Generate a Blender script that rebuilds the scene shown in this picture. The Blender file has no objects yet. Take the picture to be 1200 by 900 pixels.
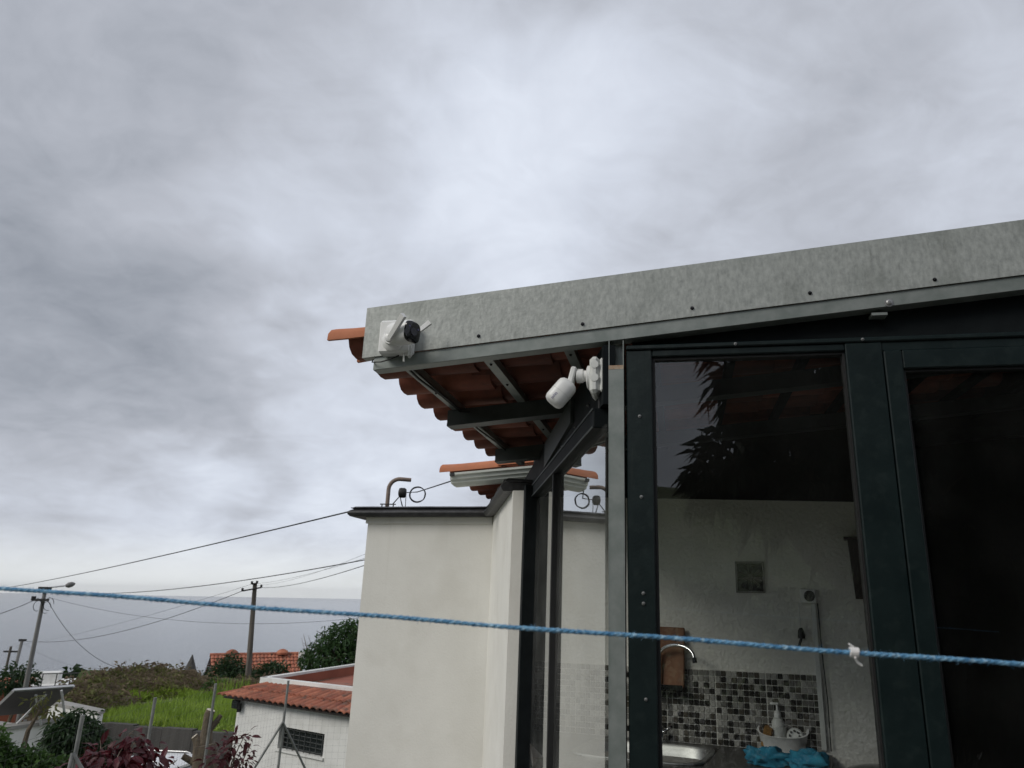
import bpy, math, random
import numpy as np
from mathutils import Matrix, Vector, Quaternion

# ------------------------------------------------------------------ camera
scene = bpy.context.scene
COL = scene.collection
EYE = Vector((0, 0, 1.6))
FPX, CX, CY = 848.0, 664.0, 450.0            # focal length and principal point (1200 x 900 photo)
TH, ROLL = math.radians(16.6), math.radians(1.0)
fwd = Vector((0, math.cos(TH), math.sin(TH)))
r0 = Vector((1, 0, 0)); u0 = r0.cross(fwd)
right = r0 * math.cos(ROLL) + u0 * math.sin(ROLL)
up = -r0 * math.sin(ROLL) + u0 * math.cos(ROLL)
cd = bpy.data.cameras.new('camera'); cam = bpy.data.objects.new('camera', cd); COL.objects.link(cam)
cam.matrix_world = Matrix(((right.x, up.x, -fwd.x, EYE.x), (right.y, up.y, -fwd.y, EYE.y), (right.z, up.z, -fwd.z, EYE.z), (0, 0, 0, 1)))
cd.sensor_width = 36; cd.sensor_fit = 'HORIZONTAL'; cd.lens = FPX / 1200 * 36
cd.shift_x = -(CX - 600) / 1200
cd.clip_start = 0.05; cd.clip_end = 90000
cd.dof.use_dof = True; cd.dof.focus_distance = 2.3; cd.dof.aperture_fstop = 10
scene.camera = cam

def ray(px, py):
    return (fwd + right * ((px - CX) / FPX) - up * ((py - CY) / FPX)).normalized()
def at(px, py, D):
    """point seen at photo pixel (px, py) at horizontal distance D from the camera"""
    d = ray(px, py); return EYE + d * (D / math.hypot(d.x, d.y))
def atz(px, py, z):
    d = ray(px, py); return EYE + d * ((z - EYE.z) / d.z)

# ------------------------------------------------------------------ exposure, world, sun
scene.view_settings.view_transform = 'Standard'; scene.view_settings.look = 'None'
scene.view_settings.exposure = 0.12; scene.view_settings.gamma = 1
SUN_EL, SUN_AZ = 36, 236                      # azimuth clockwise from +Y: behind the camera, to its left
w = bpy.data.worlds.new('World'); scene.world = w; w.use_nodes = True
nt = w.node_tree; nt.nodes.clear()
def N(t, **k):
    n = nt.nodes.new(t)
    for a, b in k.items(): setattr(n, a, b)
    return n
def L(a, b): nt.links.new(a, b)
def math_n(op, a, b=None, clamp=False):
    n = N('ShaderNodeMath', operation=op, use_clamp=clamp)
    for i, v in enumerate((a, b)):
        if v is None: continue
        if isinstance(v, (int, float)): n.inputs[i].default_value = v
        else: L(v, n.inputs[i])
    return n.outputs[0]
tc = N('ShaderNodeTexCoord'); dirn = tc.outputs['Generated']
sep = N('ShaderNodeSeparateXYZ'); L(dirn, sep.inputs[0])
zc = math_n('ADD', math_n('MAXIMUM', sep.outputs[2], 0.0), 0.30)
px_ = math_n('DIVIDE', sep.outputs[0], zc); py_ = math_n('DIVIDE', sep.outputs[1], zc)
comb = N('ShaderNodeCombineXYZ'); L(px_, comb.inputs[0]); L(py_, comb.inputs[1])
def noise(scale, detail, rough, dist, off):
    mp = N('ShaderNodeMapping'); mp.inputs['Location'].default_value = off; L(comb.outputs[0], mp.inputs[0])
    n = N('ShaderNodeTexNoise'); L(mp.outputs[0], n.inputs['Vector'])
    n.inputs['Scale'].default_value = scale; n.inputs['Detail'].default_value = detail
    n.inputs['Roughness'].default_value = rough; n.inputs['Distortion'].default_value = dist
    return n
n1 = noise(1.2, 4, 0.5, 0.7, (3.1, 1.7, 0)); n2 = noise(3.6, 9, 0.58, 0.9, (0.4, 5.2, 0)); n3 = noise(1.6, 4, 0.55, 0.2, (7.4, 2.2, 0.6)); n4 = noise(10.5, 9, 0.6, 1.1, (1.9, 8.8, 0.3))
val = math_n('ADD', 0.47, math_n('MULTIPLY', math_n('SUBTRACT', n1.outputs[0], 0.5), 0.30))
val = math_n('ADD', val, math_n('MULTIPLY', math_n('SUBTRACT', n2.outputs[0], 0.5), 0.50))
val = math_n('ADD', val, math_n('MULTIPLY', math_n('SUBTRACT', n4.outputs[0], 0.5), 0.26))
# cloud masses: bright and dark banks of the overcast, each a direction, a radius and a weight
wob = N('ShaderNodeVectorMath', operation='SUBTRACT'); L(n3.outputs['Color'], wob.inputs[0]); wob.inputs[1].default_value = (0.5, 0.5, 0.5)
wsc = N('ShaderNodeVectorMath', operation='SCALE'); L(wob.outputs[0], wsc.inputs[0]); wsc.inputs['Scale'].default_value = 0.46
wad = N('ShaderNodeVectorMath', operation='ADD'); L(dirn, wad.inputs[0]); L(wsc.outputs[0], wad.inputs[1])
wno = N('ShaderNodeVectorMath', operation='NORMALIZE'); L(wad.outputs[0], wno.inputs[0])
for bx, by, rad, wt in [(40, 420, 20, -.13), (190, 430, 14, -.09), (330, 450, 12, -.12), (170, 240, 24, -.10), (470, 250, 20, .09), (510, 180, 16, .08), (600, 165, 10, .07), (660, 280, 18, .17), (620, 240, 14, .05), (740, 140, 13, .08), (430, 120, 10, .06), (800, 60, 12, .05), (860, 250, 14, .07),
                        (310, 340, 12, .17), (500, 520, 14, .27), (330, 600, 14, .20), (260, 540, 8, .08), (200, 430, 20, .05), (60, 650, 14, .24), (900, 200, 9, -.06), (1180, 180, 14, .12), (1050, 40, 20, -.02), (300, 90, 16, -.05)]:
    d = ray(bx, by)
    dn = N('ShaderNodeVectorMath', operation='DOT_PRODUCT'); L(wno.outputs[0], dn.inputs[0]); dn.inputs[1].default_value = d
    mr = N('ShaderNodeMapRange', interpolation_type='SMOOTHERSTEP'); L(dn.outputs['Value'], mr.inputs[0])
    mr.inputs[1].default_value = math.cos(math.radians(rad)); mr.inputs[2].default_value = 1; mr.inputs[4].default_value = wt
    val = math_n('ADD', val, mr.outputs[0])
ramp = N('ShaderNodeValToRGB'); L(val, ramp.inputs[0])
el = ramp.color_ramp.elements
el[0].position = 0.0; el[0].color = (0.235, 0.258, 0.30, 1)
el[1].position = 1.0; el[1].color = (0.74, 0.785, 0.875, 1)
e = el.new(0.45); e.color = (0.445, 0.468, 0.525, 1)
e = el.new(0.78); e.color = (0.61, 0.65, 0.735, 1)
hz = N('ShaderNodeMapRange', interpolation_type='SMOOTHSTEP'); L(sep.outputs[2], hz.inputs[0])
hz.inputs[1].default_value = 0.0; hz.inputs[2].default_value = 0.085; hz.inputs[3].default_value = 0.72; hz.inputs[4].default_value = 0.0
mixh = N('ShaderNodeMix', data_type='RGBA'); L(hz.outputs[0], mixh.inputs[0]); L(ramp.outputs[0], mixh.inputs[6]); mixh.inputs[7].default_value = (0.88, 0.905, 0.885, 1)
sky = N('ShaderNodeTexSky', sky_type='NISHITA', sun_disc=False); sky.sun_elevation = math.radians(SUN_EL); sky.sun_rotation = math.radians(SUN_AZ)
scl = N('ShaderNodeVectorMath', operation='SCALE'); L(mixh.outputs[2], scl.inputs[0]); scl.inputs['Scale'].default_value = 10.0
gap = N('ShaderNodeMapRange'); L(val, gap.inputs[0]); gap.inputs[1].default_value = 0.72; gap.inputs[2].default_value = 1.15; gap.inputs[3].default_value = 0.02; gap.inputs[4].default_value = 0.10
mixs = N('ShaderNodeMix', data_type='RGBA'); L(gap.outputs[0], mixs.inputs[0]); L(scl.outputs[0], mixs.inputs[6]); L(sky.outputs[0], mixs.inputs[7])
bg = N('ShaderNodeBackground'); bg.inputs[1].default_value = 0.1; L(mixs.outputs[2], bg.inputs[0])
out = N('ShaderNodeOutputWorld'); L(bg.outputs[0], out.inputs[0])
w.cycles.sampling_method = 'MANUAL'; w.cycles.sample_map_resolution = 512

sl = bpy.data.lights.new('sun', 'SUN'); sl.energy = 1.5; sl.angle = math.radians(25); sl.color = (1, 0.96, 0.89)
so = bpy.data.objects.new('sun', sl); COL.objects.link(so)
a, b = math.radians(SUN_AZ), math.radians(SUN_EL)
so.rotation_euler = Vector((-math.sin(a) * math.cos(b), -math.cos(a) * math.cos(b), -math.sin(b))).to_track_quat('-Z', 'Y').to_euler()

# ------------------------------------------------------------------ materials
def srgb(r, g, b):
    f = lambda c: (c / 255 / 12.92) if c <= 10 else ((c / 255 + .055) / 1.055) ** 2.4
    return (f(r), f(g), f(b), 1)
def mat(name, c1, c2=None, rough=.6, scale=8, detail=4, bump=0, bscale=None, stretch=(1, 1, 1), metallic=0, spec=.5, contrast=(.35, .65), bdist=.01, rvar=0, c3=None, s3=60, a3=.5):
    m = bpy.data.materials.new(name); m.use_nodes = True
    t = m.node_tree; p = t.nodes['Principled BSDF']
    c1 = tuple(c1) + ((1,) if len(c1) == 3 else ()); c2 = c1 if c2 is None else tuple(c2) + ((1,) if len(c2) == 3 else ())
    p.inputs['Roughness'].default_value = rough; p.inputs['Metallic'].default_value = metallic; p.inputs['Specular IOR Level'].default_value = spec
    tcn = t.nodes.new('ShaderNodeTexCoord'); mp = t.nodes.new('ShaderNodeMapping'); mp.inputs['Scale'].default_value = stretch
    t.links.new(tcn.outputs['Object'], mp.inputs[0])
    nz = t.nodes.new('ShaderNodeTexNoise'); nz.inputs['Scale'].default_value = scale; nz.inputs['Detail'].default_value = detail; nz.inputs['Roughness'].default_value = .62
    t.links.new(mp.outputs[0], nz.inputs['Vector'])
    rp = t.nodes.new('ShaderNodeValToRGB'); rp.color_ramp.elements[0].position, rp.color_ramp.elements[1].position = contrast
    rp.color_ramp.elements[0].color = c1; rp.color_ramp.elements[1].color = c2
    t.links.new(nz.outputs[0], rp.inputs[0]); colout = rp.outputs[0]
    if c3 is not None:
        n3 = t.nodes.new('ShaderNodeTexNoise'); n3.inputs['Scale'].default_value = s3; n3.inputs['Detail'].default_value = 5
        t.links.new(tcn.outputs['Object'], n3.inputs['Vector'])
        mr = t.nodes.new('ShaderNodeMapRange'); mr.inputs[1].default_value = .52; mr.inputs[2].default_value = .68; mr.inputs[4].default_value = a3
        t.links.new(n3.outputs[0], mr.inputs[0])
        mx = t.nodes.new('ShaderNodeMix'); mx.data_type = 'RGBA'; t.links.new(mr.outputs[0], mx.inputs[0]); t.links.new(colout, mx.inputs[6]); mx.inputs[7].default_value = tuple(c3) + (1,)
        colout = mx.outputs[2]
    t.links.new(colout, p.inputs['Base Color'])
    if rvar:
        mr = t.nodes.new('ShaderNodeMapRange'); mr.inputs[3].default_value = rough - rvar; mr.inputs[4].default_value = rough + rvar
        t.links.new(nz.outputs[0], mr.inputs[0]); t.links.new(mr.outputs[0], p.inputs['Roughness'])
    if bump:
        nb = t.nodes.new('ShaderNodeTexNoise'); nb.inputs['Scale'].default_value = bscale or scale * 4; nb.inputs['Detail'].default_value = 3
        t.links.new(tcn.outputs['Object'], nb.inputs['Vector'])
        bp = t.nodes.new('ShaderNodeBump'); bp.inputs['Strength'].default_value = bump; bp.inputs['Distance'].default_value = bdist
        t.links.new(nb.outputs[0], bp.inputs['Height']); t.links.new(bp.outputs[0], p.inputs['Normal'])
    return m
def glass_mat(name, tint, dirt=0.02, body=0.0):
    m = bpy.data.materials.new(name); m.use_nodes = True; t = m.node_tree; t.nodes.clear()
    def n(k): return t.nodes.new(k)
    lw = n('ShaderNodeLayerWeight'); lw.inputs[0].default_value = .5       # facing = 1 - cos
    p5 = n('ShaderNodeMath'); p5.operation = 'POWER'; p5.inputs[1].default_value = 3.3; t.links.new(lw.outputs['Facing'], p5.inputs[0])
    fr = n('ShaderNodeMath'); fr.operation = 'MULTIPLY_ADD'; fr.inputs[1].default_value = .915; fr.inputs[2].default_value = .085; t.links.new(p5.outputs[0], fr.inputs[0])
    ge = n('ShaderNodeNewGeometry'); inv = n('ShaderNodeMath'); inv.operation = 'SUBTRACT'; inv.inputs[0].default_value = 1; t.links.new(ge.outputs['Backfacing'], inv.inputs[1])
    mu = n('ShaderNodeMath'); mu.operation = 'MULTIPLY'; t.links.new(fr.outputs[0], mu.inputs[0]); t.links.new(inv.outputs[0], mu.inputs[1])
    tr = n('ShaderNodeBsdfTransparent'); tr.inputs[0].default_value = tint
    gl = n('ShaderNodeBsdfGlossy'); gl.inputs['Roughness'].default_value = 0.0; gl.inputs[0].default_value = (.95, .97, .97, 1)
    mx = n('ShaderNodeMixShader'); t.links.new(mu.outputs[0], mx.inputs[0]); t.links.new(tr.outputs[0], mx.inputs[1]); t.links.new(gl.outputs[0], mx.inputs[2])
    df = n('ShaderNodeBsdfDiffuse'); df.inputs[0].default_value = (.6, .6, .57, 1)
    tcn = n('ShaderNodeTexCoord'); nz = n('ShaderNodeTexNoise'); nz.inputs['Scale'].default_value = 5; nz.inputs['Detail'].default_value = 6; t.links.new(tcn.outputs['Object'], nz.inputs['Vector'])
    mr = n('ShaderNodeMapRange'); mr.inputs[1].default_value = .4; mr.inputs[2].default_value = .75; mr.inputs[3].default_value = dirt * .3; mr.inputs[4].default_value = dirt; t.links.new(nz.outputs[0], mr.inputs[0])
    m2 = n('ShaderNodeMixShader'); t.links.new(mr.outputs[0], m2.inputs[0]); t.links.new(mx.outputs[0], m2.inputs[1]); t.links.new(df.outputs[0], m2.inputs[2])
    o = n('ShaderNodeOutputMaterial'); t.links.new(m2.outputs[0], o.inputs[0])
    return m
def foliage(name, c1, c2, scale=9, rough=.5):
    m = mat(name, c1, c2, rough=rough, scale=scale, detail=2, spec=.35, contrast=(.3, .7))
    t = m.node_tree; p = t.nodes['Principled BSDF']
    tl = t.nodes.new('ShaderNodeBsdfTranslucent'); tl.inputs[0].default_value = tuple(c * 1.3 for c in c2[:3]) + (1,)
    mx = t.nodes.new('ShaderNodeMixShader'); mx.inputs[0].default_value = .22
    o = [n for n in t.nodes if n.type == 'OUTPUT_MATERIAL'][0]
    t.links.new(p.outputs[0], mx.inputs[1]); t.links.new(tl.outputs[0], mx.inputs[2]); t.links.new(mx.outputs[0], o.inputs[0])
    return m
M = dict(
    galv=mat('galvanised_steel', (.28, .295, .278), (.44, .458, .432), rough=.5, scale=85, detail=9, stretch=(1, 1, .5), bump=.08, bscale=90, metallic=.25, contrast=(.30, .70), rvar=.1, c3=(.19, .21, .19), s3=7, a3=.40),
    galv_plain=mat('galvanised_rail', (.19, .215, .20), (.27, .29, .275), rough=.45, scale=14, detail=5, metallic=.3, rvar=.08),
    rust=mat('rusted_edge', (.33, .2, .12), (.42, .36, .28), rough=.85, scale=60),
    green=mat('dark_green_paint', (.0028, .0085, .0088), (.005, .0125, .0125), rough=.45, scale=9, bump=.05, bscale=120, rvar=.08, spec=.3, c3=(.02, .03, .028), s3=28, a3=.3),
    black_green=mat('black_green_paint', (.004, .006, .007), (.008, .011, .012), rough=.65, scale=12, rvar=.1, spec=.15),
    slate=mat('grey_steel_paint', (.038, .046, .046), (.06, .07, .069), rough=.5, scale=10, rvar=.1),
    rubber=mat('black_gasket', (.006, .006, .006), (.012, .012, .012), rough=.6),
    tile=mat('clay_tile', (.19, .058, .036), (.28, .095, .056), rough=.8, scale=7, detail=6, bump=.25, bscale=70, bdist=.003, c3=(.13, .06, .045), s3=22, a3=.6),
    tile_o=mat('orange_clay_cap', (.42, .14, .062), (.52, .19, .09), rough=.75, scale=9, detail=5, bump=.2, bscale=60, bdist=.003, c3=(.3, .12, .07), s3=18, a3=.4),
    tile_far=mat('weathered_red_tile', (.24, .072, .042), (.40, .15, .085), rough=.85, scale=2.6, detail=8, c3=(.12, .075, .055), s3=4, a3=.85),
    white=mat('white_render', (.70, .69, .64), (.76, .75, .70), rough=.9, scale=2.2, detail=6, bump=.35, bscale=85, bdist=.004, c3=(.60, .58, .52), s3=3.3, a3=.35),
    white_far=mat('white_limewash', (.66, .66, .63), (.78, .78, .75), rough=.9, scale=1.3, detail=7, bump=.2, bscale=30, c3=(.5, .49, .45), s3=2.5, a3=.4),
    plaster=mat('interior_plaster', (.70, .685, .63), (.77, .755, .70), rough=.8, scale=6, detail=6, bump=.9, bscale=60, bdist=.007),
    bitumen=mat('black_coping', (.018, .018, .02), (.04, .04, .042), rough=.55, scale=14, detail=6, bump=.6, bscale=24, bdist=.01),
    concrete=mat('concrete', (.22, .215, .20), (.33, .32, .30), rough=.9, scale=3, detail=8, bump=.3),
    retain=mat('streaked_concrete', (.05, .047, .044), (.095, .09, .083), rough=.95, scale=2.2, detail=8, stretch=(1.6, 1.6, .12), c3=(.05, .05, .045), s3=1.2, a3=.5),
    plastic=mat('white_plastic', (.78, .78, .76), (.79, .79, .77), rough=.38, scale=6, c3=(.62, .62, .59), s3=24, a3=.25),
    plastic_g=mat('pale_grey_plastic', (.60, .61, .58), (.66, .67, .64), rough=.5, scale=8),
    gutter=mat('grey_green_gutter', (.62, .65, .60), (.70, .72, .67), rough=.5, scale=12, stretch=(1, 1, .3)),
    blackp=mat('black_gloss', (.006, .006, .008), (.009, .009, .011), rough=.12, scale=4),
    lens=mat('lens_glass', (.02, .02, .035), (.03, .03, .05), rough=.05, scale=4, spec=.9),
    wire=mat('black_cable', (.012, .012, .013), (.02, .02, .02), rough=.6),
    mark=mat('print_violet_grey', (.12, .11, .22), (.14, .13, .25), rough=.6),
    steel=mat('brushed_steel', (.30, .30, .29), (.42, .42, .41), rough=.42, scale=40, stretch=(.1, 1, 1), metallic=.9),
    chrome=mat('chrome', (.75, .75, .76), (.8, .8, .8), rough=.12, metallic=1),
    worktop=mat('dark_worktop', (.035, .033, .03), (.09, .085, .078), rough=.35, scale=70, detail=3),
    cabinet=mat('cabinet_grey', (.2, .19, .175), (.25, .24, .22), rough=.6),
    wood=mat('chopping_board_wood', (.16, .065, .03), (.24, .11, .052), rough=.6, scale=7, stretch=(6, 6, .5), detail=6),
    darkwood=mat('dark_wood', (.02, .012, .009), (.035, .022, .016), rough=.6),
    m1=mat('mosaic_black', (.010, .009, .008), (.02, .018, .015), rough=.4, scale=30, spec=.2),
    m2=mat('mosaic_brown', (.045, .04, .03), (.08, .07, .055), rough=.4, scale=30, spec=.2),
    m3=mat('mosaic_grey', (.13, .125, .115), (.18, .175, .16), rough=.4, scale=30, spec=.2),
    m4=mat('mosaic_pale', (.28, .27, .25), (.38, .37, .34), rough=.4, scale=30, spec=.2),
    grout=mat('pale_grout', (.68, .66, .60), (.76, .74, .69), rough=.9, scale=20),
    cloth=mat('teal_cloth', (.012, .16, .27), (.03, .26, .38), rough=.9, scale=18, bump=.5, bscale=220, bdist=.003),
    sponge=mat('brown_sponge', (.2, .1, .025), (.33, .18, .05), rough=.9, scale=50, bump=.6),
    rope=mat('blue_rope', (.055, .19, .36), (.17, .37, .55), rough=.85, scale=90, detail=5, bump=.7, bscale=500, bdist=.002, c3=(.38, .56, .68), s3=190, a3=.85),
    thread=mat('white_thread', (.7, .68, .66), (.78, .76, .74), rough=.9),
    tarnish=mat('tarnished_grille', (.03, .03, .027), (.075, .07, .06), rough=.5, scale=25, metallic=.4),
    pipe=mat('brown_pipe', (.15, .12, .1), (.27, .2, .16), rough=.7, scale=14, c3=(.3, .28, .26), s3=9, a3=.6),
    polewood=mat('weathered_pole', (.07, .06, .05), (.16, .14, .12), rough=.9, scale=4, stretch=(3, 3, .15), detail=6),
    polecon=mat('grey_concrete_pole', (.16, .155, .15), (.25, .245, .235), rough=.9, scale=3, stretch=(2, 2, .2)),
    post=mat('grey_fence_post', (.17, .175, .17), (.26, .265, .255), rough=.6, scale=12),
    terracotta=mat('terracotta_paint', (.23, .068, .038), (.29, .092, .052), rough=.85, scale=1.5, detail=6),
    window=mat('dark_window', (.012, .016, .018), (.02, .024, .026), rough=.12, scale=3),
    bars=mat('grey_grille', (.06, .066, .064), (.10, .105, .10), rough=.6),
    panelback=mat('panel_back', (.03, .03, .032), (.055, .055, .056), rough=.6, scale=2),
    alu=mat('aluminium', (.55, .55, .55), (.62, .62, .62), rough=.4, metallic=.4),
    carpaint=mat('white_car_paint', (.68, .69, .70), (.73, .74, .75), rough=.25, scale=2, spec=.6),
    carglass=mat('car_glass', (.015, .02, .028), (.02, .025, .03), rough=.06, spec=.8),
    tyre=mat('tyre_rubber', (.015, .015, .015), (.03, .03, .03), rough=.85),
    redlamp=mat('red_lamp', (.35, .02, .02), (.45, .03, .03), rough=.2),
    bark=mat('pale_bark', (.07, .053, .037), (.17, .135, .095), rough=.95, scale=5, stretch=(2, 2, .5), detail=7, bump=.7, bscale=18, bdist=.03),
    cut=mat('sawn_wood', (.60, .53, .42), (.7, .63, .52), rough=.9, scale=12),
    twig=mat('dry_twig', (.11, .085, .065), (.21, .165, .13), rough=.95, scale=6),
    leaf_black=mat('shaded_leaf', (.006, .010, .005), (.012, .02, .009), rough=.7, spec=.1),  # near black: shade put into the leaf colour for dark window reflections
    leaf_dark=foliage('dark_leaf', (.012, .028, .012), (.035, .07, .022)),
    leaf_mid=foliage('green_leaf', (.025, .06, .015), (.075, .14, .035), scale=5),
    leaf_tree=foliage('tree_leaf', (.02, .05, .018), (.06, .115, .035), scale=3),
    leaf_red=foliage('copper_red_leaf', (.045, .006, .010), (.12, .013, .022), scale=14),
    leaf_plum=foliage('plum_leaf', (.04, .010, .014), (.10, .022, .026), scale=14),
    scrub=foliage('scrub_leaf', (.055, .07, .02), (.16, .16, .055), scale=1.1, rough=.8),
    scrub_d=foliage('dry_bramble', (.085, .066, .045), (.24, .19, .125), scale=1.6, rough=.9),
    grass=foliage('meadow_blade', (.11, .20, .02), (.28, .38, .055), scale=.7, rough=.6),
    soil=mat('hillside_ground', (.035, .055, .018), (.085, .11, .03), rough=.95, scale=.25, detail=10, bump=.6, bscale=3, bdist=.1, c3=(.12, .10, .07), s3=.12, a3=.6),
    meadow=mat('meadow_ground', (.08, .14, .02), (.17, .24, .04), rough=.95, scale=.7, detail=8, bump=.6, bscale=4, bdist=.1),
    paving=mat('terrace_paving', (.13, .127, .12), (.20, .195, .18), rough=.9, scale=3, detail=8),
    asphalt=mat('asphalt', (.045, .045, .045), (.065, .065, .063), rough=.9, scale=8, detail=8),
    interior_dark=mat('unlit_interior_black', (.012, .011, .010), (.022, .02, .018), rough=.7, scale=5),  # near black: darkness of the unlit interior put into the colour
    ochre=mat('yellow_straw', (.3, .22, .06), (.42, .32, .1), rough=.8),
)
M['glass_front'] = glass_mat('front_window_glass', (.95, .96, .955, 1), .008)
M['glass_side'] = glass_mat('side_window_glass', (.95, .965, .955, 1), .07)
# sea
def sea_mat():
    m = mat('sea_water', (.016, .032, .055), (.028, .046, .072), rough=.16, scale=.004, detail=8, spec=.5)
    t = m.node_tree; p = t.nodes['Principled BSDF']; tcn = t.nodes.new('ShaderNodeTexCoord')
    mp = t.nodes.new('ShaderNodeMapping'); mp.inputs['Scale'].default_value = (.05, .16, .1); t.links.new(tcn.outputs['Object'], mp.inputs[0])
    nz = t.nodes.new('ShaderNodeTexNoise'); nz.inputs['Scale'].default_value = 1; nz.inputs['Detail'].default_value = 9; nz.inputs['Roughness'].default_value = .7; t.links.new(mp.outputs[0], nz.inputs['Vector'])
    bp = t.nodes.new('ShaderNodeBump'); bp.inputs['Strength'].default_value = .5; bp.inputs['Distance'].default_value = 2.0
    t.links.new(nz.outputs[0], bp.inputs['Height']); t.links.new(bp.outputs[0], p.inputs['Normal'])
    return m
M['sea'] = sea_mat()

def vary(m, amt):
    t = m.node_tree; p = t.nodes['Principled BSDF']; lk = p.inputs['Base Color'].links[0]; src = lk.from_socket
    oi = t.nodes.new('ShaderNodeObjectInfo'); hs = t.nodes.new('ShaderNodeHueSaturation'); mr = t.nodes.new('ShaderNodeMapRange'); mr.inputs[3].default_value = 1 - amt; mr.inputs[4].default_value = 1 + amt
    t.links.new(oi.outputs['Random'], mr.inputs[0]); t.links.new(mr.outputs[0], hs.inputs['Value']); t.links.new(src, hs.inputs['Color']); t.links.new(hs.outputs[0], p.inputs['Base Color'])
for k_, a_ in (('tile', .42), ('tile_far', .22), ('retain', .15), ('m1', .5), ('m2', .35), ('m3', .25), ('m4', .2)): vary(M[k_], a_)
def overlay(m, col, scale, stretch, lo, hi, amt, zgrad=None, bump=0):
    """a layer of stain or grain over a material: noise stretched along one axis; zgrad limits it to object heights z0..z1"""
    t = m.node_tree; p = t.nodes['Principled BSDF']; src = p.inputs['Base Color'].links[0].from_socket
    tcn = t.nodes.new('ShaderNodeTexCoord'); mp = t.nodes.new('ShaderNodeMapping'); mp.inputs['Scale'].default_value = stretch; t.links.new(tcn.outputs['Object'], mp.inputs[0])
    nz = t.nodes.new('ShaderNodeTexNoise'); nz.inputs['Scale'].default_value = scale; nz.inputs['Detail'].default_value = 7; nz.inputs['Roughness'].default_value = .65; t.links.new(mp.outputs[0], nz.inputs['Vector'])
    mr = t.nodes.new('ShaderNodeMapRange'); mr.inputs[1].default_value = lo; mr.inputs[2].default_value = hi; mr.inputs[4].default_value = amt; t.links.new(nz.outputs[0], mr.inputs[0]); fac = mr.outputs[0]
    if zgrad:
        sx = t.nodes.new('ShaderNodeSeparateXYZ'); t.links.new(tcn.outputs['Object'], sx.inputs[0]); zr_ = t.nodes.new('ShaderNodeMapRange'); zr_.inputs[1].default_value, zr_.inputs[2].default_value = zgrad
        t.links.new(sx.outputs[2], zr_.inputs[0]); mu = t.nodes.new('ShaderNodeMath'); mu.operation = 'MULTIPLY'; t.links.new(fac, mu.inputs[0]); t.links.new(zr_.outputs[0], mu.inputs[1]); fac = mu.outputs[0]
    mx = t.nodes.new('ShaderNodeMix'); mx.data_type = 'RGBA'; t.links.new(fac, mx.inputs[0]); t.links.new(src, mx.inputs[6]); mx.inputs[7].default_value = tuple(col) + (1,); t.links.new(mx.outputs[2], p.inputs['Base Color'])
overlay(M['galv'], (.12, .13, .115), 55, (1, 1, .18), .58, .78, .55)          # dark vertical oxide ticks
overlay(M['galv'], (.50, .52, .49), 70, (.12, 1, 1), .62, .80, .40)           # pale horizontal rolling marks and scratches
overlay(M['galv'], (.16, .165, .145), 9, (1, 1, .06), .55, .75, .45)          # drip stains
overlay(M['white'], (.44, .425, .37), 9, (1, 1, .03), .56, .74, .30, (1.9, 3.13))   # rain streaks under the coping
overlay(M['white'], (.30, .285, .25), 34, (1, 1, 1), .735, .78, .5)
overlay(M['white'], (.60, .585, .53), 1.4, (1, 1, 1), .50, .70, .35)
overlay(M['green'], (.05, .055, .048), 14, (1, 1, .08), .60, .78, .35)
overlay(M['green'], (.06, .065, .06), 160, (1, 1, 1), .70, .78, .5)
overlay(M['tile'], (.34, .31, .26), 38, (1, 1, 1), .66, .76, .45)
overlay(M['tile'], (.07, .05, .042), 5, (1, 1, 1), .50, .72, .7)
overlay(M['plastic'], (.42, .40, .36), 22, (1, 1, .35), .58, .80, .40)
overlay(M['white_far'], (.33, .32, .28), 3.2, (1, 1, .10), .56, .76, .40)

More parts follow.
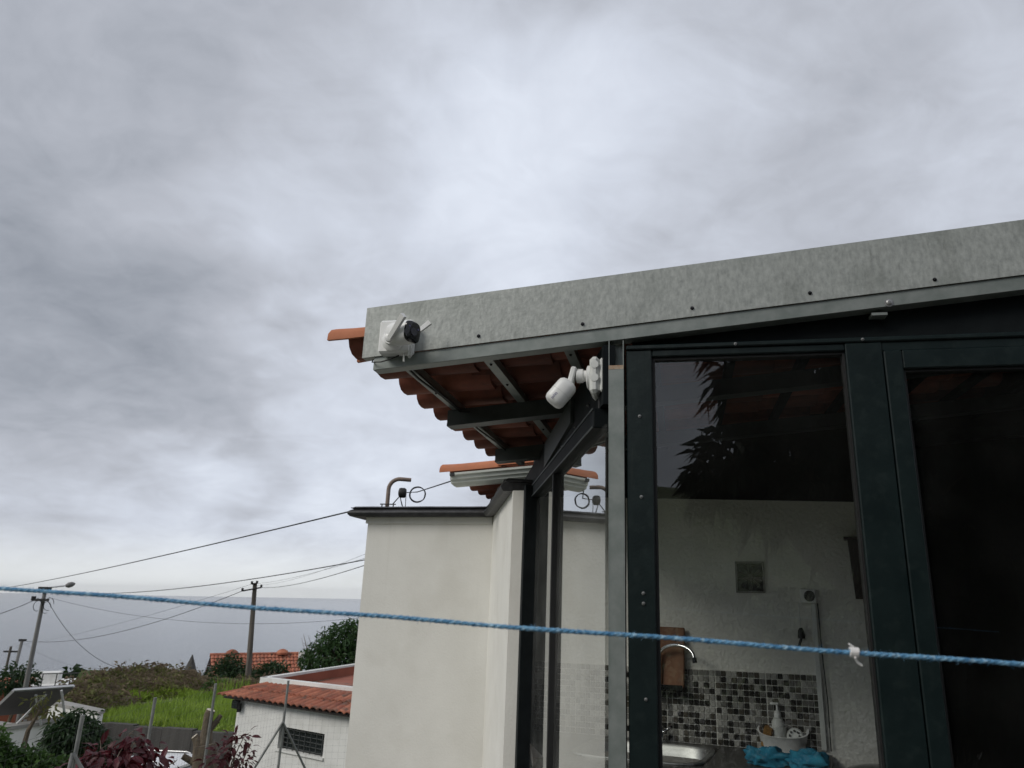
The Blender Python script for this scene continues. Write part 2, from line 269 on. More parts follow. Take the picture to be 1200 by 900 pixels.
# ------------------------------------------------------------------ builders
WM = {}                                      # world matrix of each object, kept by name
def empty(name, Mw, label=None, cat=None, group=None):
    o = bpy.data.objects.new(name, None); o.empty_display_size = .2; COL.objects.link(o)
    o.matrix_world = Mw; WM[o.name] = Mw.copy(); tag(o, label, cat, group); return o
def tag(o, label=None, cat=None, group=None, kind=None):
    for k, v in (('label', label), ('category', cat), ('group', group), ('kind', kind)):
        if v: o[k] = v
    return o
def T(x, y=None, z=None): return Matrix.Translation((x, y, z) if y is not None else x)
def frame(o, ax, ay, az):
    return Matrix(((ax[0], ay[0], az[0], o[0]), (ax[1], ay[1], az[1], o[1]), (ax[2], ay[2], az[2], o[2]), (0, 0, 0, 1)))
class MB:
    def __init__(s, F=None): s.v = []; s.f = []; s.F = F or Matrix.Identity(4)
    def add(s, vs, fs):
        k = len(s.v); s.v += [s.F @ Vector(p) for p in vs]; s.f += [tuple(i + k for i in f) for f in fs]; return s
    def box(s, x0, x1, y0, y1, z0, z1, bev=0):
        if bev: return s.bbox(x0, x1, y0, y1, z0, z1, bev)
        v = [(x, y, z) for x in (x0, x1) for y in (y0, y1) for z in (z0, z1)]
        return s.add(v, [(0, 1, 3, 2), (4, 6, 7, 5), (0, 4, 5, 1), (2, 3, 7, 6), (0, 2, 6, 4), (1, 5, 7, 3)])
    def bbox(s, x0, x1, y0, y1, z0, z1, b):
        c = [(x0 + x1) / 2, (y0 + y1) / 2, (z0 + z1) / 2]; h = [(x1 - x0) / 2, (y1 - y0) / 2, (z1 - z0) / 2]
        v = []; idx = {}
        for sx in (-1, 1):
            for sy in (-1, 1):
                for sz in (-1, 1):
                    sg = (sx, sy, sz)
                    for a in range(3):
                        p = [c[i] + sg[i] * (h[i] - (0 if i == a else b)) for i in range(3)]
                        idx[(sg, a)] = len(v); v.append(p)
        f = []
        for a in range(3):
            o1, o2 = (a + 1) % 3, (a + 2) % 3
            for sa in (-1, 1):
                q = []
                for s1, s2 in ((-1, -1), (1, -1), (1, 1), (-1, 1)):
                    sg = [0, 0, 0]; sg[a] = sa; sg[o1] = s1; sg[o2] = s2; q.append(idx[(tuple(sg), a)])
                f.append(tuple(q if sa > 0 else q[::-1]))
        for a in range(3):       # edges
            o1, o2 = (a + 1) % 3, (a + 2) % 3
            for s1 in (-1, 1):
                for s2 in (-1, 1):
                    def sgn(t): g = [0, 0, 0]; g[a] = t; g[o1] = s1; g[o2] = s2; return tuple(g)
                    q = (idx[(sgn(-1), o1)], idx[(sgn(1), o1)], idx[(sgn(1), o2)], idx[(sgn(-1), o2)])
                    f.append(q if s1 * s2 < 0 else q[::-1])
        for sx in (-1, 1):
            for sy in (-1, 1):
                for sz in (-1, 1):
                    q = tuple(idx[((sx, sy, sz), a)] for a in range(3)); f.append(q if sx * sy * sz > 0 else q[::-1])
        return s.add(v, f)
    def prism(s, poly, a, b):                # poly of (x, y, z) extruded by vector a -> b
        n = len(poly); a = Vector(a); b = Vector(b)
        v = [Vector(p) + a for p in poly] + [Vector(p) + b for p in poly]
        return s.add(v, [tuple(range(n))[::-1], tuple(range(n, 2 * n))] + [(i, (i + 1) % n, n + (i + 1) % n, n + i) for i in range(n)])
    def tube(s, pts, r, n=8, cap=True):
        pts = [Vector(p) for p in pts]; m = len(pts); rr = r if isinstance(r, (list, tuple)) else [r] * m
        k = []; f = []; pn = None
        for i, p in enumerate(pts):
            t = (pts[min(i + 1, m - 1)] - pts[max(i - 1, 0)]).normalized()
            if pn is None: pn = t.cross(Vector((0, 0, 1)) if abs(t.z) < .9 else Vector((1, 0, 0))).normalized()
            else: pn = (pn - t * pn.dot(t)).normalized()
            bn = t.cross(pn)
            for j in range(n):
                an = 2 * math.pi * j / n; k.append(p + (pn * math.cos(an) + bn * math.sin(an)) * rr[i])
        for i in range(m - 1):
            for j in range(n): f.append((i * n + j, i * n + (j + 1) % n, (i + 1) * n + (j + 1) % n, (i + 1) * n + j))
        if cap: f += [tuple(range(n))[::-1], tuple((m - 1) * n + j for j in range(n))]
        return s.add(k, f)
    def lathe(s, prof, o, axis, n=20, cap=True):   # prof: (distance along axis, radius)
        axis = Vector(axis).normalized(); o = Vector(o)
        p1 = axis.cross(Vector((0, 0, 1)) if abs(axis.z) < .9 else Vector((1, 0, 0))).normalized(); p2 = axis.cross(p1)
        k = []; f = []
        for d, r in prof:
            for j in range(n):
                an = 2 * math.pi * j / n; k.append(o + axis * d + (p1 * math.cos(an) + p2 * math.sin(an)) * r)
        for i in range(len(prof) - 1):
            for j in range(n): f.append((i * n + j, i * n + (j + 1) % n, (i + 1) * n + (j + 1) % n, (i + 1) * n + j))
        if cap: f += [tuple(range(n))[::-1], tuple((len(prof) - 1) * n + j for j in range(n))]
        return s.add(k, f)
    def raw(s, v, f): 
        k = len(s.v); s.v += [tuple(p) for p in v]; s.f += [tuple(int(i) + k for i in q) for q in f]; return s
    def mesh(s, name, m, inv=None, smooth=None):
        me = bpy.data.meshes.new(name)
        me.from_pydata([tuple((inv @ Vector(p)) if inv else p) for p in s.v], [], s.f)
        me.materials.append(m); me.update()
        if smooth:
            me.polygons.foreach_set('use_smooth', [True] * len(me.polygons))
            try: me.set_sharp_from_angle(angle=math.radians(smooth))
            except Exception: pass
        return me
    def build(s, name, m, parent=None, smooth=None, origin=None, kind=None):
        Mw = WM[parent.name] if parent else (T(origin) if origin is not None else Matrix.Identity(4))
        o = bpy.data.objects.new(name, s.mesh(name, m, Mw.inverted(), smooth)); COL.objects.link(o)
        if parent: o.parent = parent
        else: o.matrix_world = Mw
        WM[o.name] = Mw.copy()
        if kind: o['kind'] = kind
        return o
def inst(me, name, parent, Mw, label=None):
    o = bpy.data.objects.new(name, me); COL.objects.link(o); o.parent = parent
    o.matrix_local = WM[parent.name].inverted() @ Mw; WM[o.name] = Mw.copy()
    if label: o['label'] = label
    return o
def single(mb, name, m, origin, label, cat, group=None, smooth=None):
    return tag(mb.build(name, m, None, smooth, origin), label, cat, group)
def np_obj(name, v, f, m, parent=None, origin=None, kind=None, smooth=False):
    Mw = WM[parent.name] if parent else (T(origin) if origin is not None else Matrix.Identity(4))
    R = np.array(Mw.inverted()); v = np.asarray(v, float) @ R[:3, :3].T + R[:3, 3]
    me = bpy.data.meshes.new(name); me.from_pydata(v.tolist(), [], f.tolist() if hasattr(f, 'tolist') else f); me.materials.append(m); me.update()
    if smooth: me.polygons.foreach_set('use_smooth', [True] * len(me.polygons))
    o = bpy.data.objects.new(name, me); COL.objects.link(o)
    if parent: o.parent = parent
    else: o.matrix_world = Mw
    WM[o.name] = Mw.copy()
    if kind: o['kind'] = kind
    return o

# ------------------------------------------------------------------ ground, road, sea
WN = np.array([.258, .966]); WD = np.array([.966, -.258])     # normal and direction of the retaining wall line
PROF = [(-2500, 340), (-900, 128), (-200, 27), (-60, 4), (-25, -.02), (4.5, -.02), (6.5, -.45), (8.5, -1.0), (10.5, -2.2), (12.2, -3.45), (18.3, -3.55), (18.55, -2.1), (22, -2.1), (28, -2.2), (34, -2.5),
        (41, -5.8), (60, -8.5), (130, -19), (400, -82), (800, -168), (950, -200), (1400, -230)]
LOW = [(18.3, -3.55), (24, -5.2), (41, -9), (60, -11.5), (130, -19)]      # left of the meadow the slope keeps falling
def ground_z(x, y):
    wv = x * WN[0] + y * WN[1]; z = float(np.interp(wv, [p[0] for p in PROF], [p[1] for p in PROF]))
    if 18.3 < wv < 130:
        k = min(max((-31.6 - math.degrees(math.atan2(x, y))) / 1.6, 0), 1); k = k * k * (3 - 2 * k)
        z += (float(np.interp(wv, [p[0] for p in LOW], [p[1] for p in LOW])) - z) * k
    return z
def terrain():
    ws = sorted(set([p[0] for p in PROF] + list(np.arange(18.55, 60, 1.2)) + [80, 100, 180, 240, 320, 500, 600, 700] + [-14, -8, -2, 2]))
    ts = sorted(set([-2500, -1500, -900, -600, -400, -280, -200, -140, -100, -80] + list(np.arange(-60, -12, 1.0)) + list(np.arange(-12, 61, 2.5)) + [80, 120, 200, 300, 500, 800, 1500, 2500]))
    rng = np.random.default_rng(3); v = []; f = []
    for wv in ws:
        for tv in ts:
            p = WN * wv + WD * tv; z = ground_z(p[0], p[1])
            if wv > 60 or wv < -40: z += rng.normal() * abs(wv) * .006
            elif wv > 23: z += rng.normal() * .05
            v.append((p[0], p[1], z))
    n = len(ts)
    for i in range(len(ws) - 1):
        for j in range(n - 1): f.append((i * n + j, i * n + j + 1, (i + 1) * n + j + 1, (i + 1) * n + j))
    return np_obj('hillside', v, f, M['soil'], kind='structure', smooth=False)
tag(terrain(), 'green hillside falling away to the sea')
def strip(name, m, w0, w1, t0, t1, dz, label, n=24, jitter=0):
    v = []; f = []; rng = np.random.default_rng(5)
    ws = np.linspace(w0, w1, 7)
    for wv in ws:
        for tv in np.linspace(t0, t1, n):
            p = WN * wv + WD * tv; v.append((p[0], p[1], ground_z(*p) + dz + (rng.random() * jitter)))
    for i in range(len(ws) - 1):
        for j in range(n - 1): f.append((i * n + j, i * n + j + 1, (i + 1) * n + j + 1, (i + 1) * n + j))
    return tag(np_obj(name, v, f, m, kind='structure'), label)
strip('road', M['asphalt'], 12.9, 17.9, -40, 30, .012, 'asphalt lane below the fence')
strip('meadow', M['meadow'], 18.53, 26.0, -19.6, 5, .10, 'bright green meadow above the grey retaining wall', jitter=.06)
tag(MB().add([(-3.4, -9, 0), (9, -9, 0), (9, 9.5, 0), (-3.4, 4.6, 0)], [(0, 1, 2, 3)]).build('terrace', M['paving'], kind='structure'), 'paved terrace in front of the house')
sea_v = [(-35000, 300, -165), (35000, 300, -165), (35000, 45000, -165), (-35000, 45000, -165)]
tag(MB().add(sea_v, [(0, 1, 2, 3)]).build('sea', M['sea'], kind='structure'), 'grey blue sea under overcast sky')

# ------------------------------------------------------------------ the house: glazed kitchen porch
RZ9 = Matrix.Rotation(math.radians(-9), 4, 'Z')
HF = T(0.1414, 1.995, 0) @ RZ9               # u right along the front, v away from the camera
Uw, Vw = HF.to_3x3() @ Vector((1, 0, 0)), HF.to_3x3() @ Vector((0, 1, 0))
c9, s9 = math.cos(math.radians(9)), math.sin(math.radians(9))
SF = frame((0.1414 - .03 * c9, 1.995 + .03 * s9, 0), (-s9, c9, 0), (-c9, -s9, 0), (0, 0, 1))   # s along the side window, n outwards
BF = frame((1.290, 3.361, 0), (.9336, -.3584, 0), (.3584, .9336, 0), (0, 0, 1))               # b right along the kitchen wall, y into it
SLOPE = .0925
def zr(u, z0): return z0 + SLOPE * (u + .735)
def onplane(px, py, F, axis, val):
    Fi = F.inverted(); o = Fi @ EYE; d = Fi.to_3x3() @ ray(px, py)
    return o + d * ((val - o[axis]) / d[axis])
house = empty('house', HF, 'house corner with green glazed kitchen front and clay tile eaves behind galvanised fascia', 'house')
def slope_box(mb, u0, u1, v0, v1, za, zb):   # a bar following the roof slope
    v = [(u, vv, zr(u, z)) for u in (u0, u1) for vv in (v0, v1) for z in (za, zb)]
    return mb.add(v, [(0, 1, 3, 2), (4, 6, 7, 5), (0, 4, 5, 1), (2, 3, 7, 6), (0, 2, 6, 4), (1, 5, 7, 3)])
# fascia, a bent galvanised sheet
m = MB(HF); slope_box(m, -.782, 3.3, -.002, .002, 2.307, 2.4725); slope_box(m, -.782, 3.3, .0025, .22, 2.4685, 2.4715)
slope_box(m, -.782, -.70, .0025, .03, 2.3075, 2.310)
fascia = m.build('fascia', M['galv'], house)
def screw_mesh(r=.0050):
    return MB().lathe([(0, r * 1.15), (.0015, r * 1.15), (.0016, r * .8), (.0045, r * .75), (.006, r * .4)], (0, 0, 0), (0, 1, 0), 10)
scr_d = screw_mesh().mesh('screw', M['blackp']); scr_l = screw_mesh(.0040).mesh('screw_pale', M['steel'])
FL = Matrix.Rotation(math.pi, 4, 'Z')
for u, z in [(-.415, 2.36), (-.098, 2.385), (.224, 2.421), (.557, 2.452), (.895, 2.476), (1.23, 2.508), (1.56, 2.54)]:
    inst(scr_d, 'screw', fascia, HF @ T(u, -.002, z) @ FL)
# galvanised angle rail under the fascia
m = MB(HF); slope_box(m, -.745, 3.3, .004, .008, 2.266, 2.306); slope_box(m, -.745, 3.3, .0085, .048, 2.2655, 2.269)
slope_box(m, -.745, 3.3, .044, .048, 2.2695, 2.30)
rail = m.build('rail', M['galv_plain'], house)
inst(screw_mesh(.011).mesh('bolt', M['steel']), 'bolt', rail, HF @ T(.769, .004, 2.415) @ FL)
MB(HF).box(.722, .764, .012, .045, 2.382, 2.390).build('bracket', M['galv_plain'], house)
# galvanised corner post with its top cut open
m = MB(HF); t = .0025; zt = 2.331; zc_ = 2.254
m.box(-.021, .023, 0, t, -.0, zc_); m.box(-.021, -.021 + t, t, .044, 0, zt); m.box(.023 - t, .023, t, .044, 0, zt); m.box(-.0185, .0205, .0415, .044, 0, zt)
post = m.build('corner_post', M['galv_plain'], house)
m = MB(HF); m.box(-.0208, .0228, -.0006, -.0001, zc_ - .012, zc_); m.build('rust_edge', M['rust'], post)
# upper dark board over the glazing
m = MB(HF); m.prism([(.045, 0, 2.302), (3.2, 0, 2.302), (3.2, 0, zr(3.2, 2.30)), (.045, 0, zr(.045, 2.30))], (0, .055, 0), (0, .08, 0))
m.build('header_board', M['black_green'], house)
# front window frame
m = MB(HF); bv = .003
m.box(.030, .104, .006, .07, 0, 2.300, bv); m.box(.1045, .640, .008, .07, 2.279, 2.300, bv); m.box(.1045, .640, .008, .07, .0, .72, bv); m.box(.640, .7375, .004, .075, 0, 2.300, bv)
m.box(.030, 1.76, .0, .075, 2.3005, 2.314, bv)
ff = m.build('window_frame', M['green'], house)
m = MB(HF); m.box(.1045, .112, .018, .05, .7205, 2.2785); m.box(.6335, .6395, .018, .05, .7205, 2.2785); m.box(.1125, .633, .018, .05, 2.2715, 2.2785); m.box(.1125, .633, .018, .05, .7205, .728); m.build('gasket', M['rubber'], ff)
MB(HF).box(.1122, .6333, .030, .036, .7285, 2.2712).build('pane', M['glass_front'], ff)
for u, z in [(.067, 2.102), (.069, 1.874), (.071, 1.620), (.071, 1.594), (.074, 1.361)]: inst(scr_l, 'screw', ff, HF @ T(u, .006, z) @ FL)
for u, z in [(.342, 2.307), (.687, 2.307)]: inst(scr_l, 'screw', ff, HF @ T(u, .0, z) @ FL)
# glazed door to its right
m = MB(HF)
m.box(.7395, .787, .002, .06, .02, 2.274, bv); m.box(1.62, 1.70, .002, .06, .02, 2.274, bv); m.box(.7875, 1.6195, .003, .06, 2.2205, 2.274, bv); m.box(.7875, 1.6195, .003, .06, .02, .28, bv)
door = m.build('door', M['green'], house)
MB(HF).box(.738, 1.702, .008, .07, 2.2755, 2.2995).build('door_head', M['green'], door)
m = MB(HF); m.box(.7872, .794, .014, .045, .2805, 2.220); m.box(.7945, 1.6193, .014, .045, 2.2135, 2.220); m.build('gasket', M['rubber'], door)
MB(HF).box(.7942, 1.619, .026, .032, .2807, 2.2133).build('pane', M['glass_front'], door)
MB(HF).box(1.7025, 3.2, .002, .09, 0, 2.2995).build('front_wall', M['green'], house)
# side window
m = MB(SF)
m.box(1.56, 1.64, -.012, .060, 0, 2.138, bv)                                     # far stile
m.box(.045, 1.5595, -.03, .026, 2.078, 2.138, bv)                               # head rail
m.box(.045, 1.5595, -.03, .026, 0, .25, bv)
sw = m.build('side_window_frame', M['black_green'], house)
m = MB(SF); m.box(.045, 1.5595, .0265, .030, 2.1305, 2.1365); m.box(.045, 1.5595, .0265, .0295, 2.0785, 2.083); m.build('edge_strip', M['slate'], sw)
MB(SF).box(.862, .880, -.008, .024, .2505, 2.0775, .002).build('mullion', M['rubber'], sw)
MB(SF).box(-.01, .8615, -.004, .002, .2505, 2.0775).build('pane', M['glass_side'], sw)
MB(SF).box(.8805, 1.5595, -.004, .002, .2505, 2.0775).build('pane', M['glass_side'], sw)
# dark board between side window and roof
m = MB(SF)
top = lambda s: 2.318 - .0286 * s
m.prism([(-.0, -.03, 2.139), (2.15, -.03, 2.139), (2.15, -.03, top(2.15)), (-.0, -.03, top(0))], (0, .0, 0), (0, .036, 0))
ub = m.build('upper_board', M['black_green'], house)
m = MB(SF); m.prism([(.5, .0065, 2.2), (1.2, .0065, 2.16), (1.2, .0065, 2.27), (.5, .0065, 2.285)], (0, 0, 0), (0, .012, 0)); m.build('gusset_plate', M['slate'], ub)
for s_, z_ in [(.22, 2.19), (.46, 2.175), (.75, 2.165), (1.05, 2.155)]:
    inst(scr_l, 'screw', ub, SF @ T(s_, .0065, z_))
# beams, battens and roof tiles
for v0 in (.64, 1.40, 2.12):
    m = MB(HF); slope_box(m, -.712 if v0 < 2 else -.66, 2.9, v0, v0 + .062, 2.235, 2.2985); o = m.build('beam', M['slate'], house)
    m = MB(HF); slope_box(m, -.712 if v0 < 2 else -.66, 2.9, v0 - .0025, v0 - .0003, 2.2352, 2.246); m.build('lip', M['slate'], o)
for i in range(11):
    uu = -.695 + .26 * i
    m = MB(HF); z0 = zr(uu, 2.30)
    m.box(uu, uu + .032, .05, 1.86, z0 - .001, z0 + .002); m.box(uu, uu + .003, .05, 1.86, z0 + .0025, z0 + .026); m.box(uu + .029, uu + .032, .05, 1.86, z0 + .0025, z0 + .026)
    bt = m.build('batten', M['galv_plain'] if i < 3 else M['black_green'], house)  # inner battens near black: the dim interior put into their colour
    if i < 3:
        for vv in (.17, .40, .86, 1.1): inst(scr_d, 'screw', bt, HF @ T(uu + .016, vv, z0 - .001) @ Matrix.Rotation(-math.pi / 2, 4, 'X'))
m = MB(HF); m.tube([(-.668, .03, zr(-.668, 2.292)), (-.672, .2, zr(-.67, 2.288)), (-.664, .42, zr(-.665, 2.290)), (-.66, .63, zr(-.66, 2.286)), (-.62, .635, zr(-.62, 2.28))], .004, 6)
m.tube([(-.668, .705, zr(-.668, 2.290)), (-.672, .95, zr(-.67, 2.288)), (-.664, 1.2, zr(-.665, 2.290)), (-.66, 1.39, zr(-.66, 2.286))], .004, 6); m.tube([(-.659, .06, zr(-.66, 2.293)), (-.657, .35, zr(-.657, 2.287)), (-.653, .63, zr(-.653, 2.288))], .0028, 6)
m.build('eave_cable', M['wire'], house)
TW = .205
def tile_mesh(name, m, L_=.345):
    prof = [(-.012, .052), (.0, .047), (.010, .020), (.030, .004), (.062, -.001), (.100, .002), (.120, .018), (.140, .048), (.163, .066), (.188, .066), (.209, .052)]
    b_ = MB(); th = .012; v = []; n = len(prof)
    for u in (0, L_):
        for p, z in prof: v.append((u, p, z))
        for p, z in prof: v.append((u, p, z + th))
    f = []
    for i in range(n - 1):
        f.append((i, i + 1, 2 * n + i + 1, 2 * n + i)); f.append((n + i, 3 * n + i, 3 * n + i + 1, n + i + 1))
        f.append((i, n + i, n + i + 1, i + 1)); f.append((2 * n + i, 2 * n + i + 1, 3 * n + i + 1, 3 * n + i))
    f += [(0, 2 * n, 3 * n, n), (n - 1, 2 * n - 1, 4 * n - 1, 3 * n - 1)]
    return b_.add(v, f).mesh(name, m, None, 35)
rng = random.Random(4)
tmeshes = [tile_mesh('roof_tile', M['tile'])]
PITCH = math.atan(SLOPE)
def lay_tiles(parent, F, u0, z0, rows, cols, v0):
    for i in range(rows):
        for j in range(cols):
            u = u0 + .26 * i + rng.uniform(-.004, .004); v = v0 + TW * j + rng.uniform(-.002, .002)
            Mx = F @ T(u, v, z0 + SLOPE * (u - u0)) @ Matrix.Rotation(-(PITCH - math.radians(2.6)), 4, 'Y') @ Matrix.Rotation(rng.uniform(-.022, .022), 4, 'Z')
            inst(tmeshes[0], 'roof_tile', parent, Mx)
lay_tiles(house, HF, -.845, zr(-.845, 2.345), 9, 9, .03)
def cap_mesh(mb, p0, L_, rad, slope, n=9, th=.010):
    v = []; f = []
    k = 7
    for q in range(k):
        u = L_ * q / (k - 1); sc = 1.0 + (.10 if q == 0 else .03 if q == 1 else 0)
        for r_ in (rad * sc, rad * sc - th):
            for j in range(n + 1):
                an = math.radians(-8 + 196 * j / n); v.append((p0[0] + u, p0[1] + math.cos(an) * r_ * 1.25, p0[2] + u * slope + math.sin(an) * r_ * .62))
    s = 2 * (n + 1)
    for q in range(k - 1):
        for j in range(n):
            a_ = q * s + j; f.append((a_, a_ + s, a_ + s + 1, a_ + 1)); a_ += n + 1; f.append((a_, a_ + 1, a_ + s + 1, a_ + s))
        for j in (0, n): a_ = q * s + j; f.append((a_, a_ + n + 1, a_ + s + n + 1, a_ + s) if j == 0 else (a_, a_ + s, a_ + s + n + 1, a_ + n + 1))
    for q in (0, k - 1):
        for j in range(n): a_ = q * s + j; f.append((a_, a_ + 1, a_ + n + 2, a_ + n + 1) if q == 0 else (a_, a_ + n + 1, a_ + n + 2, a_ + 1))
    return mb.add(v, f)
for k in range(3):
    cap_mesh(MB(HF), (-.905 + .36 * k, .115, 2.3745 + .36 * k * SLOPE + (0 if k == 0 else .012)), .38, .085, SLOPE).build('verge_cap', M['tile_o'], house, 40)
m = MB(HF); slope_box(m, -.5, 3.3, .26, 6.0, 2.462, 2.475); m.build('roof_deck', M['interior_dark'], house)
# interior: kitchen wall with mosaic, floor, dark end walls
m = MB(BF)
m.prism([(-1.62, 0, 0), (.085, 0, 0), (.085, 0, 2.052), (-1.62, 0, 2.135)], (0, 0, 0), (0, .12, 0))
bw = m.build('kitchen_wall', M['plaster'], house)
m = MB(BF); m.box(-1.62, .085, .1205, .18, 1.9, 2.52); m.box(.0855, .10, -.02, .3, 0, 2.5); m.build('dark_gap_panel', M['interior_dark'], house)  # near-black sheet standing in for the dark open gap above the wall
m = MB(HF); slope_box(m, .2, 3.1, 3.2, 3.3, -.2, 2.455); slope_box(m, 3.1, 3.2, .1, 3.3, -.3, 2.455); m.build('dark_room', M['interior_dark'], house)  # end walls coloured near black so the room behind the door reads unlit
MB(HF).box(-.15, 3.09, .1, 3.19, -.012, .006).build('floor', M['worktop'], house)
MP = .0262
m = MB(BF); m.box(-1.60, -.166, -.006, -.0005, .965, 1.302); m.build('grout', M['grout'], bw)
mrng = random.Random(9)
MW, MH, MZ = .0249, .0216, .0226
mos = [MB().bbox(0, MH, -.005, 0, 0, MZ, .0012).mesh('mosaic_tile', M[k]) for k in ('m1', 'm2', 'm3', 'm4')]
rest = {k: MB(BF) for k in range(4)}
cnt = 0
for ci in range(57):
    b_ = -.168 - MW * (ci + 1) - .003 * (ci // 9)
    if b_ < -1.59: break
    for ri in range(13):
        z_ = 1.302 - MP * (ri + 1); k = mrng.choice([0, 0, 0, 1, 1, 2, 2, 2, 3, 3, 3])
        if ci < 23 and ri < 13: inst(mos[k], 'mosaic_tile', bw, BF @ T(b_, -.006, z_)); cnt += 1
        else: rest[k].bbox(b_, b_ + MH, -.011, -.006, z_, z_ + MZ, .0012)
for k, nm in enumerate(('black', 'brown', 'grey', 'pale')):
    rest[k].build(nm + '_mosaic', M['m%d' % (k + 1)], bw, kind='stuff')

# ------------------------------------------------------------------ kitchen things
def bo(b, y, z): return BF @ Vector((b, y, z))
kc = empty('kitchen_counter', BF @ T(-.85, -.3, 0), 'kitchen counter with dark worktop under the mosaic splashback', 'counter')
ZC = .985
m = MB(BF); m.prism([(-1.27, -.60, .945), (-1.17, -.60, .945), (-1.17, -.012, .945), (-1.555, -.012, .945)], (0, 0, 0), (0, 0, ZC - .945)); m.box(-.60, -.135, -.60, -.012, .945, ZC); m.box(-1.1695, -.6005, -.60, -.50, .945, ZC); m.box(-1.1695, -.6005, -.085, -.012, .945, ZC); m.build('worktop', M['worktop'], kc)
MB(BF).prism([(-1.26, -.57, .08), (-.145, -.57, .08), (-.145, -.02, .08), (-1.53, -.02, .08)], (0, 0, 0), (0, 0, .864)).build('cabinet', M['cabinet'], kc)
def ring(cx, cy, rx, ry, z, n=36, e=.42):
    o = []
    for i in range(n):
        a_ = 2 * math.pi * i / n; c, s = math.cos(a_), math.sin(a_)
        o.append((cx + rx * math.copysign(abs(c) ** e, c), cy + ry * math.copysign(abs(s) ** e, s), z))
    return o
def rings(mb, rs, close=True):
    n = len(rs[0]); v = [p for r in rs for p in r]
    f = [(i * n + j, i * n + (j + 1) % n, (i + 1) * n + (j + 1) % n, (i + 1) * n + j) for i in range(len(rs) - 1) for j in range(n)]
    if close: f.append(tuple((len(rs) - 1) * n + j for j in range(n)))
    return mb.add(v, f)
m = MB(BF); c_ = (-.885, -.292)
rings(m, [ring(*c_, .285, .209, ZC + .001), ring(*c_, .284, .208, ZC + .006), ring(*c_, .262, .188, ZC + .005), ring(*c_, .252, .178, ZC - .006), ring(*c_, .235, .162, ZC - .13), ring(*c_, .20, .13, ZC - .145), ring(*c_, .04, .04, ZC - .15, e=1)])
sink = m.build('sink', M['steel'], kc, 40)
# tap
p0 = onplane(779, 771, BF, 1, -.06); p1 = onplane(800, 757, BF, 1, -.10); p2 = onplane(819, 768, BF, 1, -.14)
tp = empty('tap', BF @ T(p0.x - .02, -.05, ZC), 'curved chrome kitchen tap arching over the sink', 'tap')
pts = []
for i in range(15):
    t_ = i / 14; an = math.pi * (1 - t_) * 0.93
    pts.append((p1.x - .030 + math.cos(an) * .090, -.06 - .08 * t_, p1.z - .052 + math.sin(an) * .055))
pts = [(pts[0][0] - .004, -.055, ZC + .05), (pts[0][0] - .002, -.056, p1.z - .09)] + pts
MB(BF).tube(pts, .0085, 10).build('spout', M['chrome'], tp, 60)
m = MB(BF); m.lathe([(0, .024), (.012, .023), (.014, .017), (.06, .016), (.07, .012)], (pts[0][0], -.055, ZC + .0005), (0, 0, 1), 16); m.build('base', M['chrome'], tp, 40)
m = MB(BF); e_ = pts[-1]; m.lathe([(0, .010), (.022, .0105), (.023, .007)], (e_[0], e_[1], e_[2] + .006), (.12, -.1, -1), 12); m.build('nozzle', M['blackp'], tp, 40)
m = MB(BF); m.tube([(pts[0][0] + .018, -.06, ZC + .045), (pts[0][0] + .06, -.10, ZC + .075)], .006, 8); m.build('handle', M['chrome'], tp, 40)
# chopping board on its little black shelf
a_ = onplane(776, 733, BF, 1, -.03); b_ = onplane(802, 803, BF, 1, -.03)
sh = empty('wall_shelf', BF @ T(b_.x - .08, 0, b_.z), 'small black wall shelf beside the tap', 'shelf')
m = MB(BF); m.box(b_.x - .16, b_.x + .004, -.085, -.012, b_.z - .018, b_.z - .010); m.box(b_.x - .16, b_.x + .004, -.088, -.0855, b_.z - .018, b_.z + .004); m.build('ledge', M['blackp'], sh)
m = MB(BF)
for k in range(2): m.box(b_.x - .14 + .11 * k, b_.x - .132 + .11 * k, -.07, -.012, b_.z - .05, b_.z - .0185)
m.build('bracket', M['blackp'], sh)
cb = empty('chopping_board', BF @ T(b_.x - .07, -.04, b_.z - .0095), 'brown wooden chopping board standing against the kitchen wall', 'chopping board')
m = MB(BF); m.F = BF @ T(b_.x - .07, -.042, b_.z - .0095) @ Matrix.Rotation(math.radians(-4), 4, 'X') @ Matrix.Rotation(math.radians(1.2), 4, 'Y')
m.box(-.09, .072, -.008, .008, 0, a_.z - b_.z + .004, .004); m.build('board', M['wood'], cb)
m = MB(m.F); m.tube([(.03, -.0085, .20), (.034, -.012, .215), (.03, -.0085, .23)], .003, 6); m.build('hanging_loop', M['wire'], cb)
